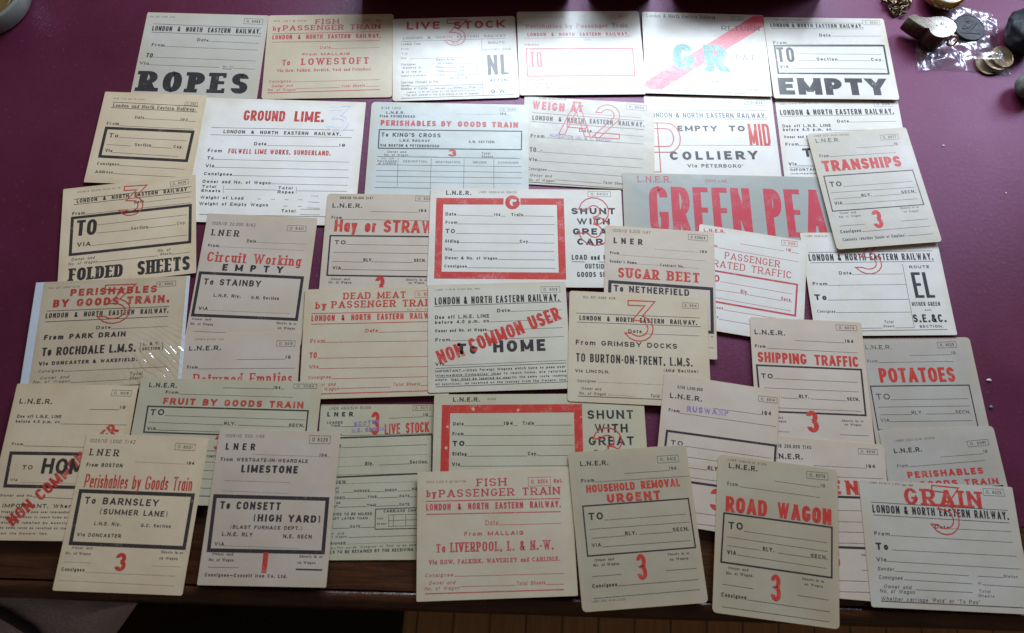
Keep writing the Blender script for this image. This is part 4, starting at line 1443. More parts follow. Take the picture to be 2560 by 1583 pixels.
T c K -30.09 22.53 0.2 7.47 3.00 194
L K 0.28 -22.25 22.01 -18.70 21.99
T c K -14.48 22.62 0.1 9.63 3.00 Train
L K 0.28 -4.21 22.19 27.36 22.20
T c K -73.10 14.13 -0.2 9.27 2.78 From
L K 0.28 -63.37 13.88 27.99 13.79
T B K -72.96 5.38 0.1 9.96 4.23 TO
L K 0.28 -62.63 5.58 27.97 5.46
T c K -73.11 -2.39 -1.3 11.77 2.92 Siding
L K 0.28 -60.88 -3.11 -10.97 -3.26
T c K -10.41 -2.72 -0.2 8.03 3.01 Coy.
L K 0.28 -1.92 -3.05 28.59 -2.98
T c K -73.15 -10.99 -0.2 6.59 2.89 Via
L K 0.28 -66.29 -11.22 28.28 -11.43
T c K 40.52 27.29 0.0 38.94 7.39 SHUNT
T c K 46.12 15.73 0.1 27.84 7.30 WITH
T c K 40.52 5.20 0.0 38.02 7.22 GREAT
T c K 43.30 -5.45 -0.2 30.57 7.14 CARE
T O6 R 43.69 -17.41 -0.2 25.32 37.18 3
@grim
T i K -49.00 43.60 0.5 29.27 2.10 Est. 557. 5,000. 4/26.
O K 39.69 38.81 53.77 38.90 5.03 0. 6014
T O4 R -11.43 6.11 0.4 24.76 37.34 f
L K 0.4 -55.22 29.30 54.53 30.20
L K 0.4 -54.41 20.99 54.91 22.17
T c K -52.18 22.95 0.3 104.02 4.34 LONDON  &  NORTH  EASTERN  RAILWAY.
T c K -9.04 13.54 0.2 11.74 3.06 Date
L K 0.28 3.18 13.14 53.60 13.62
T c K -55.07 0.41 0.3 88.54 4.44 From GRIMSBY DOCKS
T c K -54.54 -14.85 0.2 101.10 7.57 TO BURTON-ON-TRENT, L.M.S.
T c K -55.16 -24.26 0.4 29.54 2.75 Via LINCOLN.
T c K 21.30 -20.43 1.3 30.07 2.77 (Mid Section)
T i K -53.02 -32.96 1.4 15.75 2.44 Consignee
D K 0.28 -34.98 -32.08 52.83 -31.74
T i K -49.69 -39.30 0.2 17.13 2.42 Owner and
T i K -51.44 -43.53 0.2 22.98 2.51 No. of Wagon
D K 0.28 -26.75 -42.73 -2.79 -43.12
T i K 9.28 -43.03 0.2 21.22 2.70 Total Sheets
L K 0.5 -52.46 -45.02 54.24 -44.44
@pot
T r K -45.30 51.68 -0.2 23.19 3.67 L.N.E.R.
O K 20.00 52.27 36.86 52.87 5.32 O. 6029
L K 0.28 -7.05 45.63 30.47 46.18
T r K 30.81 46.38 1.3 3.51 2.74 19
T r K -45.56 39.53 0.4 8.94 2.52 From
L K 0.28 -35.67 39.46 30.69 40.00
T B1 R -37.32 21.52 0.3 66.91 12.94 POTATOES
B K 0.9 -46.69 18.34 40.37 18.64 40.50 -19.22 -46.41 -19.56
T r K -43.53 6.56 0.2 12.20 5.07 TO
L K 0.28 -30.72 6.25 37.32 6.67
L K 0.28 -43.22 -0.05 37.43 0.33
L K 0.28 -42.24 -6.71 -15.10 -6.66
T r K -14.87 -6.47 0.3 9.73 3.08 RLY.
L K 0.28 -2.92 -6.38 23.15 -6.32
T r K 23.54 -6.32 0.4 12.99 2.89 SECN.
T r K -43.00 -12.74 0.4 7.74 2.87 VIA
L K 0.28 -34.80 -12.72 36.65 -12.40
@ship
T c K -46.22 46.61 0.0 26.99 4.33 L.N.E.R.
O K 26.94 53.89 45.28 54.09 4.99 O. 6074
L K 0.28 -10.39 42.48 32.91 42.40
T c K 33.62 42.64 0.2 7.39 3.08 194
T c K -46.59 34.38 -0.1 9.30 2.85 From
L K 0.28 -36.03 34.09 44.30 33.83
T B1 R -44.87 21.39 -0.1 42.81 9.27 SHIPPING
T B1 R 4.93 21.04 0.2 38.70 9.27 TRAFFIC
B K 1.4 -46.13 18.33 45.12 18.83 44.73 -21.29 -45.25 -21.89
T c K -42.88 7.10 0.0 10.14 4.16 TO
L K 0.28 -32.05 7.14 40.96 7.24
L K 0.28 -41.52 -1.42 41.01 -1.13
L K 0.28 -26.73 -9.45 -11.88 -9.52
T c K -11.36 -9.01 0.1 8.63 3.12 RLY.
L K 0.28 -1.50 -9.21 29.36 -9.47
T c K 30.17 -9.14 0.1 10.75 2.92 SECN.
L K 0.28 -42.64 -18.41 41.39 -18.05
T B R -6.45 -38.08 1.6 10.24 18.59 3
T m K -41.34 -27.43 0.4 14.73 1.53 Owner and
T m K -43.45 -30.66 0.4 19.16 1.71 No. of Wagon
T m K 23.70 -27.67 1.2 18.59 1.72 Sheets in or
T m K 25.77 -30.71 0.6 14.28 1.72 on Wagon
L K 0.28 -42.10 -38.81 -21.79 -38.61
L K 0.28 20.88 -38.86 45.30 -38.65
@perg
T n K -38.02 50.96 2.8 35.06 1.68 LNER 2207/3/41 10/500
T c K -40.18 41.69 1.5 24.07 3.89 L.N.E.R.
O K 24.31 44.81 42.67 46.12 4.85 O. 6061
L K 0.28 -1.73 37.24 35.88 38.85
T r K 36.28 39.30 1.4 3.39 2.78 19
T r K -39.96 29.68 2.3 9.01 2.56 From
L K 0.28 -30.39 30.02 35.97 33.27
T B R -32.61 20.76 1.6 64.86 5.27 PERISHABLES
T B R -42.25 12.91 0.6 85.31 4.96 BY GOODS TRAIN
L K 1.0 -46.19 7.46 46.48 12.12
@ner
T c K -48.48 52.38 1.5 36.31 2.99 1005/10 200,000 7/45
T c K -45.96 42.89 2.9 26.40 4.44 L.N.E.R.
O K 27.68 52.89 43.88 53.54 4.48 O. 6036
L K 0.28 -10.78 39.93 33.21 41.40
T c K 33.43 41.87 2.8 7.46 2.95 194
L K 0.28 -16.74 31.22 46.73 33.90
T B R -24.77 15.87 4.0 24.90 11.28 OP
T B2 R 3.02 17.86 3.7 22.71 11.30 EN
B K 1.7 -50.47 13.28 46.90 18.11 47.35 -21.58 -48.89 -26.14
L K 0.28 -46.24 1.85 40.58 7.38
L K 0.28 -46.50 -6.50 41.71 -1.57
L K 0.28 -45.84 -14.71 42.00 -9.55
L K 0.28 -46.12 -23.77 42.24 -17.98
T B R -2.15 -40.08 2.1 9.27 16.18 3
T m K 24.42 -28.59 2.7 17.07 1.54 Sheets in or
L K 0.28 24.11 -39.60 42.40 -38.68
L K 0.28 -43.44 -51.41 45.30 -46.80
L K 0.28 -43.72 -59.72 44.64 -54.97
@rus
T c K -37.25 50.43 2.1 21.39 2.72 6/46 1,500,000
T c K -43.16 41.18 2.0 27.29 4.33 L.N.E.R.
O K 32.18 50.15 48.13 50.96 4.84 O. 6014
T c V -27.92 31.72 3.4 35.43 4.76 RUSWARP
T c K -43.18 29.37 1.4 9.27 2.85 From
L K 0.28 -33.61 29.36 47.99 30.74
L K 0.28 -6.08 37.91 35.55 38.99
T c K 35.84 39.03 4.2 7.75 3.44 194
B K 1.7 -43.05 12.70 48.35 14.74 47.66 -25.08 -44.01 -26.90
T c K -39.10 1.77 1.3 10.26 3.88 TO
L K 0.28 -27.46 2.22 45.08 3.52
L K 0.28 -42.57 -6.68 46.37 -5.04
L K 0.28 -35.34 -15.04 -7.63 -14.50
T c K -7.00 -14.22 1.3 9.50 3.45 RLY.
L K 0.28 -21.34 -22.59 45.20 -21.15
T B R -3.17 -45.73 1.7 10.43 17.22 3
L K 0.28 -28.66 -50.50 7.55 -49.40
L K 0.28 -27.97 -58.92 17.08 -57.54
@barn
T n K -46.05 53.37 0.3 36.94 2.88 1005/10 1,000 7/42
T m3 K -44.11 42.90 0.3 23.59 5.35 LNER
O K 23.81 50.17 40.01 49.93 5.21 O 6001
D K 0.28 -6.34 39.07 34.89 38.95
T c K 35.60 38.53 0.3 6.12 2.66 194
T c K -44.65 33.95 0.5 29.09 3.09 From BOSTON
T r1 R -43.04 17.47 0.4 86.23 10.63 Perishables by Goods Train
B K 2.6 -44.79 14.55 45.00 14.80 45.13 -25.61 -43.66 -25.41
T c K -39.81 4.96 0.0 58.65 5.31 To BARNSLEY
T c K -25.97 -2.64 0.0 53.58 4.24 (SUMMER LANE)
T c K -28.54 -11.07 0.2 20.84 2.52 L.N.E. Rly.
T c K 8.29 -11.08 0.3 23.48 2.52 G.C. Section
T c K -40.11 -19.93 0.1 34.44 2.66 Via DONCASTER
T m K -41.89 -29.33 0.3 15.83 1.65 Owner and
T m K -45.68 -33.61 0.2 19.43 1.80 No. of Wagon
T c R -5.68 -44.82 4.9 8.49 13.45 3
T m K 27.85 -30.00 -0.3 17.24 1.81 Sheets in or
T m K 27.41 -34.56 -0.1 14.14 1.80 on Wagon
D K 0.28 -45.22 -39.35 -23.65 -39.36
D K 0.28 22.17 -39.69 45.06 -39.65
T c K -46.27 -45.93 0.2 17.76 2.59 Consignee
D K 0.28 -28.17 -46.23 42.43 -46.52
D K 0.28 -46.38 -52.82 43.33 -53.78
@cons
T n K -44.00 54.01 0.2 31.63 2.56 1005/10 500 1/45
T B5 K -42.81 43.77 0.3 24.01 5.43 LNER
O K 24.88 50.49 41.96 50.52 6.39 O 6329
D K 0.28 -20.31 40.40 34.19 39.92
T c K 34.49 39.65 -0.2 5.91 2.88 194
D K 0.28 40.75 39.79 44.22 39.60
T c K -45.30 34.71 -0.1 70.81 2.86 From WESTGATE-IN-WEARDALE
T B K -27.67 25.92 0.0 45.73 6.04 LIMESTONE
D K 0.28 -39.90 19.11 13.03 18.68
D K 0.28 -40.07 10.95 14.04 9.93
B K 2.6 -45.68 6.76 44.35 6.33 44.92 -34.50 -44.62 -34.60
T B K -40.69 -3.08 0.0 48.26 6.03 To CONSETT
T B K -12.96 -12.09 0.0 53.40 5.54 (HIGH YARD)
T c K -30.19 -17.96 0.0 56.69 2.71 (BLAST FURNACE DEPT.)
T c K -35.96 -23.56 -0.2 24.10 2.94 L.N.E. RLY
T c K 12.30 -24.27 -0.2 22.56 2.94 N.E. SECN
T c K -40.81 -30.95 -0.4 7.68 2.67 VIA
D K 0.28 -32.70 -31.04 26.29 -31.78
T m K -41.49 -38.11 0.0 16.32 1.82 Owner and
T m K -43.41 -42.60 0.2 19.29 2.06 No. of Wagon
T m K 26.78 -38.59 0.3 18.10 1.82 Sheets in or
T m K 25.82 -43.15 0.0 13.89 1.81 on Wagon
L R 4.0 0.37 -35.38 0.54 -50.45
L K 0.28 -43.15 -47.20 -19.60 -47.07
L K 1.0 25.00 -47.44 45.63 -47.54
T c K -44.89 -53.93 0.0 63.72 2.60 Consignee—Consett Iron Co. Ltd.
@fishB
T n C -55.62 40.41 -0.5 32.17 1.78 50313 5,000 5 38 38/7/38
T m C -14.42 36.74 -0.1 23.88 6.05 FISH
O C 27.62 35.43 45.85 35.49 6.95 O. 6064
T c C 48.52 37.63 0.5 7.23 3.12 Spl.
T m C -55.30 29.46 -0.2 7.65 5.28 by
T m C -45.22 28.88 -0.3 98.24 6.00 PASSENGER TRAIN
L C 0.6 -55.74 26.15 53.04 24.92
T c C -55.71 18.92 -0.4 108.99 5.05 LONDON  &  NORTH  EASTERN  RAILWAY.
L C 0.6 -55.70 15.89 52.94 14.60
T s C -8.00 6.01 -0.4 10.27 3.61 Date
L C 0.28 2.71 5.84 52.63 5.52
T c2 C -25.32 -1.71 -0.5 47.41 3.07 From MALLAIG
T m C -47.66 -13.47 -0.3 7.31 6.31 To
T m C -36.21 -13.60 -0.4 81.80 7.17 LIVERPOOL, L. & N.-W.
T m C -53.35 -22.29 -0.3 103.80 3.16 Via ROW, FALKIRK, WAVERLEY and CARLISLE.
T i C -56.54 -31.59 -0.4 22.13 2.63 Consignee
L C 0.28 -33.28 -31.79 53.04 -32.47
T i C -53.48 -37.25 -0.4 20.77 2.62 Owner and
T i C -56.75 -41.38 -0.4 27.31 2.69 No. of Wagon
L C 0.28 -28.99 -39.47 14.29 -39.96
T i C 14.99 -39.98 -0.5 22.98 2.86 Total Sheets
L C 0.28 38.33 -40.20 52.59 -40.44
L C 0.6 -56.48 -43.82 52.38 -44.36
@house
T c K -40.31 49.94 -1.6 23.32 3.78 L.N.E.R.
O K 24.33 47.95 41.83 47.86 5.60 O. 6412
L K 0.28 -4.32 41.38 32.73 41.40
T r K 33.23 41.64 0.4 5.59 2.87 194
T c K -40.63 36.58 -0.3 10.72 2.84 From
L K 0.28 -29.47 36.27 48.92 35.80
T B1 R -37.17 28.27 -0.1 40.10 6.00 HOUSEHOLD
T B1 R 7.99 28.39 0.0 32.24 6.20 REMOVAL
T B R -21.01 19.07 0.0 43.87 7.00 URGENT
B K 1 -41.32 17.83 45.27 18.05 45.52 -20.03 -41.27 -20.54
T c K -37.48 6.70 -0.5 11.72 5.60 TO
L K 0.28 -25.19 5.85 42.05 5.99
L K 0.28 -37.77 -0.42 43.40 -0.35
L K 0.28 -36.51 -7.35 -9.56 -7.26
T c K -9.53 -7.00 0.1 9.46 2.97 RLY.
L K 0.28 2.18 -6.96 28.81 -7.10
T c K -37.19 -13.83 -0.4 7.41 2.52 VIA
L K 0.28 -29.21 -14.39 42.21 -14.53
T m K -35.95 -24.85 -0.1 15.19 1.83 Owner and
T m K -37.42 -28.66 0.0 20.41 1.99 No. of Wagon
T B R -3.46 -41.24 -0.5 7.95 19.40 3
L K 0.28 -39.34 -35.98 -15.83 -35.99
T c K -39.95 -44.40 0.0 19.61 2.85 Consignee
L K 0.28 -19.96 -44.18 44.06 -44.02
L K 0.28 -39.89 -52.14 44.70 -51.47
T n K -41.49 -54.86 -0.3 26.65 1.29 LNER 4560 10/46—10,000
T c K 29.29 -6.79 -0.1 13.22 2.98 SECN.
T m K 22.59 -24.51 -0.3 17.46 1.67 Sheets in or
T m K 23.65 -28.44 0.1 14.78 1.83 on Wagon
L K 0.28 19.44 -35.66 44.05 -35.72
@road
T n K -41.29 57.16 0.1 32.36 1.65 LNER 2060/5/46 51,000
T c K -40.45 51.32 0.1 23.79 4.10 L.N.E.R.
O K 24.33 51.20 41.79 51.92 5.64 O. 6070
L K 0.28 -2.91 45.41 34.86 45.15
T r K 35.59 45.43 0.2 3.66 2.89 19
T r K -41.04 36.87 2.1 8.69 3.14 From
L K 0.28 -31.43 37.21 35.07 36.94
T B1 R -41.89 16.13 0.3 33.66 12.34 ROAD
T B1 R -0.10 16.67 -0.3 44.22 12.32 WAGON
B K 1.2 -43.01 14.67 44.55 14.54 43.90 -24.08 -44.09 -23.32
T c K -39.00 2.71 3.1 11.69 5.63 TO
L K 0.28 -26.41 2.42 40.37 2.07
L K 0.28 -39.96 -3.63 41.20 -4.59
L K 0.28 -39.47 -10.26 -12.70 -10.43
T c K -11.18 -10.66 0.1 9.00 3.23 RLY.
L K 0.28 0.67 -10.69 26.91 -11.09
T c K 27.36 -11.03 0.4 13.33 3.23 SECN.
T c K -39.43 -16.81 1.8 7.11 3.22 VIA
L K 0.28 -31.26 -16.45 39.73 -17.57
T m K -38.18 -27.79 0.4 15.82 1.84 Owner and
T m K -39.63 -31.99 1.4 20.54 2.08 No. of Wagon
T B R -4.16 -47.17 1.4 8.03 19.81 3
T m K 20.44 -28.55 -0.1 17.43 1.83 Sheets in or
T m K 22.20 -32.31 -0.4 14.58 1.83 on Wagon
L K 0.28 -42.45 -39.82 -17.58 -40.24
L K 0.28 16.51 -40.63 41.25 -41.04
T c K -43.00 -48.95 0.3 19.66 3.10 Consignee
L K 0.28 -22.90 -48.87 42.46 -49.61
L K 0.28 -42.30 -56.37 41.94 -56.96
@grain
T n K -55.80 46.28 -0.1 25.88 1.45 LNER 50/5/15 5,000
T c K -27.86 45.63 -0.2 8.50 1.45 Est. 525
T M R -27.67 30.93 -0.2 63.76 13.27 GRAIN
T O4 R -8.00 9.10 -2.7 23.28 38.34 f
O K 39.17 41.19 56.29 41.28 5.60 O. 6025
L K 0.4 -55.60 31.38 57.13 29.95
L K 0.4 -54.90 21.20 56.36 20.07
T c K -55.13 23.20 -0.3 112.02 6.20 LONDON & NORTH EASTERN RAILWAY.
T c K -5.37 13.03 -0.1 11.82 2.63 Date
L K 0.28 6.94 13.25 57.02 13.31
T c K -55.74 5.52 0.0 12.66 2.78 From
L K 0.28 -42.15 5.71 56.76 4.92
T B K -55.64 -5.61 0.3 10.09 5.32 To
L K 0.28 -43.02 -5.38 58.26 -5.70
T c K -56.20 -14.54 0.4 7.80 2.97 Via
L K 0.28 -47.94 -14.33 59.26 -15.38
T i K -56.09 -21.42 0.4 13.40 2.70 Sender
L K 0.28 -42.27 -21.47 16.95 -22.32
L K 0.28 24.11 -22.25 44.19 -22.35
T i K 44.64 -22.33 -0.4 11.59 2.11 Station
T i K -55.93 -27.84 0.0 19.11 2.85 Consignee
L K 0.28 -35.46 -27.58 19.15 -28.30
T i K 23.16 -28.28 -0.2 3.11 1.84 at
L K 0.28 26.68 -28.54 59.99 -28.96
T i K -52.71 -34.57 0.2 22.16 2.82 Owner and
T i K -56.21 -38.02 0.2 27.87 2.81 No. of Wagon
L K 0.28 -27.49 -34.68 18.15 -34.71
T i K 23.07 -34.49 0.0 9.32 2.16 Total
T i K 22.10 -37.83 0.4 12.87 1.99 Sheets
T i K -55.98 -43.74 0.4 78.64 2.96 Whether carriage “Paid” or “To Pay”
L K 0.5 -56.05 -44.32 56.82 -44.31
'''

# ------------------------------------------------------------------ the cards: stock colour, corner radius, label
W1, W2, W3 = (0.74, 0.73, 0.70), (0.55, 0.525, 0.475), (0.62, 0.545, 0.42)
W4 = (0.46, 0.435, 0.395)
W0 = (0.90, 0.89, 0.87)     # white, off-white, cream
B1, B2, G1, G2, L1 = (0.76, 0.63, 0.46), (0.60, 0.52, 0.445), (0.60, 0.65, 0.655), (0.37, 0.40, 0.39), (0.55, 0.52, 0.40)
D1 = (0.46, 0.41, 0.31)
D2 = (0.63, 0.60, 0.52)
CARDS = {
 'ropes': (W2, 1.2, 'off white card headed ROPES in very heavy black slab letters, top left of the spread'),
 'fishL': (W3, 3, 'cream card in red print headed FISH and addressed to LOWESTOFT'),
 'live1': (W1, 3, 'white card headed LIVE STOCK in red with big NL route letters at right'),
 'perp': (W1, 2.5, 'glossy white card printed all in red, Perishables by Passenger Train above an empty red box'),
 'gr': (W1, 1.5, 'white card with pink diagonal band behind big green letters G and R'),
 'empty': (W1, 2.5, 'white card with black box and heavy black EMPTY along its foot'),
 'lner7': (B1, 1, 'small square buff card with thick black box and no coloured print, left of GROUND LIME'),
 'lime': (W0, 1, 'large white card headed GROUND LIME in red with pale blue outline 3'),
 'kings': (G1, 4, 'grey blue card, PERISHABLES BY GOODS TRAIN to KING’S CROSS, with an empty table below'),
 'weigh': (W2, 1, 'white card headed WEIGH AT in red with large red outline A2'),
 'pete': (W1, 1, 'white card reading EMPTY TO COLLIERY with red MID and large red outline P'),
 'line1': (W1, 1.5, 'white card mostly covered by the TRANSHIPS card, below the EMPTY card'),
 'peas': (G2, 1, 'long grey card with huge red GREEN PEAS lettering'),
 'tran': (W2, 3, 'tilted cream edged card headed TRANSHIPS in red, right end of GREEN PEAS'),
 'folded': (B1, 1, 'tilted buff card with heavy black TO and FOLDED SHEETS, red outline 3'),
 'circ': (B2, 1, 'pinkish buff card headed Circuit Working EMPTY, addressed to STAINBY'),
 'hay': (B2, 3, 'pinkish buff card headed Hay or STRAW in red, tucked under the red framed card'),
 'gsh1': (W1, 1.5, 'white card with thick red frame broken at top by a red letter G'),
 'sugar': (B2, 1, 'greyish buff card headed SUGAR BEET in red, addressed to NETHERFIELD'),
 'pass': (W1, 2, 'white card in thin red print headed PASSENGER RATED TRAFFIC'),
 'el': (W1, 1.5, 'white card with big black EL route letters and S.E.&C. SECTION at right'),
 'roch': (B1, 1, 'tan card to ROCHDALE headed PERISHABLES BY GOODS TRAIN, inside a clear plastic sleeve'),
 'dead': (W3, 1, 'cream card in red print headed DEAD MEAT by PASSENGER TRAIN'),
 'home': (D2, 2, 'cream card reading To HOME crossed by red diagonal NON COMMON USER, middle of the spread'),
 'grim': (W3, 2.5, 'cream card from GRIMSBY DOCKS to BURTON-ON-TRENT with red outline 3'),
 'ret': (B2, 1, 'pinkish buff card whose red Returned Empties heading is half covered'),
 'fruit': (L1, 1, 'wide buff card headed FRUIT BY GOODS TRAIN in red'),
 'hom': (B1, 1, 'tan card at the far left edge with half hidden HOME and smudged red diagonal lettering'),
 'live2': (L1, 1, 'pale green card headed LIVE STOCK in red with purple rubber stamp'),
 'gsh2': (L1, 2.5, 'greenish white card with thick worn red frame and grey SHUNT WITH GREAT at right'),
 'grain': (W2, 1.5, 'off white card headed GRAIN in red serif capitals, bottom right corner'),
 'house': (D1, 3.5, 'tilted buff card headed HOUSEHOLD REMOVAL URGENT in red'),
 'road': (D1, 3.5, 'buff card headed ROAD WAGON in large red letters, hanging over the front edge'),
 'fishB': (W3, 1, 'cream card in red print headed FISH and addressed to LIVERPOOL'),
 'barn': (B1, 1.5, 'tan card headed Perishables by Goods Train, addressed to BARNSLEY'),
 'cons': (B2, 1, 'pinkish buff card of LIMESTONE addressed to CONSETT with short red bar'),
 'rus': (B2, 1, 'pinkish buff card with purple stamp RUSWARP'),
 'ship': (B2, 2, 'pinkish buff card headed SHIPPING TRAFFIC in red with large red 3'),
 'pot': (W4, 3.5, 'off white card headed POTATOES in red, right of SHIPPING TRAFFIC'),
 'ner': (B2, 3, 'pinkish buff card showing only red EN of its heading between ROAD WAGON and GRAIN'),
 'perg': (W4, 3.5, 'off white card headed PERISHABLES with GOODS TRAIN half hidden by the GRAIN card'),
}
GROUP = 'railway wagon label cards spread over the desk'
def card_body(w, h, rad, th):
    pts = []
    for cx, cy, a in ((w / 2 - rad, h / 2 - rad, 0), (-w / 2 + rad, h / 2 - rad, 90), (-w / 2 + rad, -h / 2 + rad, 180), (w / 2 - rad, -h / 2 + rad, 270)):
        for i in range(6):
            t = R(a + 18 * i); pts.append((cx + rad * math.cos(t), cy + rad * math.sin(t)))
    n = len(pts)
    e = 0.06
    vs = [(x * MM, y * MM, 0) for x, y in pts] + [(x * MM, y * MM, (th - e) * MM) for x, y in pts]
    vs += [(x * (1 - 2 * e / w) * MM, y * (1 - 2 * e / h) * MM, th * MM) for x, y in pts]
    fs = [tuple(range(n - 1, -1, -1)), tuple(range(2 * n, 3 * n))]
    for r_ in (0, 1):
        for i in range(n):
            j = (i + 1) % n
            fs.append((r_ * n + i, r_ * n + j, (r_ + 1) * n + j, (r_ + 1) * n + i))
    return vs, fs
blocks = {}
for line in PRINT.strip().split('\n'):
    if line[0] == '@': cur = blocks.setdefault(line[1:], [])
    else: cur.append(line)
TH = 0.35
for line in GEO.strip().split('\n'):
    key, *g = line.split(); gx, gy, ga, gw, gh, gz = map(float, g)
    stock, rad, label = CARDS[key]
    vs, fs = card_body(gw, gh, rad, TH)
    card = obj('wagon_label_card', vs, fs, paper(stock))
    tag(card, label, 'label card', GROUP)
    card.location = (gx * MM, gy * MM, gz * MM); card.rotation_euler = (0, 0, R(ga))
    if key == 'tran':      # its lower edge is sprung up a little
        card.rotation_euler = (R(-1.3), 0, R(ga)); card.location.z += 0.0016
    parts = {}
    def part(nm): return parts.setdefault(nm, Print())
    ZK = {'K': .05, 'R': .10, 'C': .07, 'P': .03, 'V': .14, 'E': .08, 'U': .10, 'W': .13, 'G': .1}
    for ln in blocks[key]:
        t = ln.split(' ')
        if t[0] == 'T':
            st, code = t[1], t[2]; u, v, a, W, H = map(float, t[3:8]); txt = ' '.join(t[8:])
            head = False
            if st[0] == 'O': pr = part('outline_numeral.%d' % len(parts))
            elif code == 'V': pr = part('rubber_stamp')
            elif (code != 'K' and H > 4.2) or H > 9.5 or st[0] in 'SM': pr = part('route_numeral.' if txt == '3' else 'printed_heading.%d' % len(parts)); head = True
            else: pr = part('printed_text')
            set_text(pr, code, txt, st, u, v, a, W, H, TH + ZK[code] + (.012 if head else 0) - (.062 if abs(a) > 15 else 0))
        elif t[0] in 'LD':
            code = t[1]; th, a, b, c, d = map(float, t[2:7]); th = th if th > 2 else th * 1.2
            rule(part('ruled_lines' if th < 2 else 'red_bar'), code, th, (a, b), (c, d), TH + ZK[code] - .022, t[0] == 'D')
        elif t[0] in 'BK':
            code, th = t[1], float(t[2]) * (1.12 if float(t[2]) < 5 else 1); q = list(map(float, t[3:])); pts = list(zip(q[::2], q[1::2]))
            pr = part('printed_border')
            L, Q = offsets(pts, th, 1, t[0] == 'B')
            pr.strip(L, Q, TH + ZK[code] - .01, code, t[0] == 'B')
        elif t[0] == 'G':
            q = list(map(float, t[2:])); part('colour_band').poly(list(zip(q[::2], q[1::2]))[::-1], TH + .025, t[1])
        elif t[0] == 'W':
            u, v, r_ = map(float, t[2:5]); rnd = random.Random(int(u * 10))
            part('printed_border').poly([(u + r_ * (.7 + .5 * rnd.random()) * math.cos(i * math.pi / 5), v + r_ * (.6 + .6 * rnd.random()) * math.sin(i * math.pi / 5)) for i in range(10)], TH + .16, 'W')
        elif t[0] == 'O':
            code = t[1]; a, b, c, d, h = map(float, t[2:7]); txt = ' '.join(t[7:])
            pr = part('form_number')
            e = Vector((c - a, d - b)); l = e.length; e /= l; nrm = Vector((-e.y, e.x))
            q = [(a, b), (c, d), (c + nrm.x * h, d + nrm.y * h), (a + nrm.x * h, b + nrm.y * h)]
            L, Q = offsets(q, .3, 1, True)
            pr.strip(L, Q, TH + ZK[code], code, True)
            s0 = Vector((a, b)) + e * l * .13 + nrm * h * .27
            set_text(pr, code, txt, 'r', s0.x, s0.y, math.degrees(math.atan2(e.y, e.x)), l * .74, h * .48, TH + ZK[code])
    for nm, pr in parts.items():
        if pr.f:
            obj(nm.split('.')[0], pr.v, pr.f, [ink(c, stock) for c in pr.inks], card, pr.m)

# ------------------------------------------------------------------ clear sleeve round the ROCHDALE card
for line in GEO.strip().split('\n'):
    if line.startswith('roch '): RG = list(map(float, line.split()[1:]))
sleeve = thing('plastic_sleeve', 'clear plastic sleeve with white backing holding the ROCHDALE card', 'sleeve', (RG[0] * MM, RG[1] * MM, 0), R(RG[2]))
sw, sh_ = RG[3] / 2, RG[4] / 2
v, f = box_mesh(-(sw + 7.5) * MM, (sw + 2.6) * MM, -sh_ * MM, (sh_ + .1) * MM, (RG[5] - .16) * MM, (RG[5] - .02) * MM)
obj('backing_sheet', v, f, M_WHITE, sleeve)
vs = []; fs = []; nx, ny = 230, 170
for j in range(ny + 1):
    for i in range(nx + 1):
        x = -(sw + 8) + (2 * sw + 11) * i / nx; y = -(sh_ + .5) + (2 * sh_ + 1.2) * j / ny
        fx, fy = i / nx, j / ny
        k = max(0, 1 - math.hypot((fx - .93) / .36, (fy - .22) / .42))
        ph = (x * .62 + y * .79) / 5.2 + 1.5 * noise.noise((x * .035, y * .035, 2.2))
        wv = 1.55 * abs(math.sin(math.pi * ph)) * (.45 + .9 * abs(noise.noise((x * .06, y * .06, 7.7)))) + .10 * noise.noise((x * .3, y * .3, 1))
        vs.append((x * MM, y * MM, (RG[5] + TH + .22 + min(1, 1.7 * k) * wv) * MM))
for j in range(ny):
    for i in range(nx):
        a = j * (nx + 1) + i; fs.append((a, a + 1, a + nx + 2, a + nx + 1))
obj('clear_film', vs, fs, M_SLEEVE, sleeve, smooth=True)

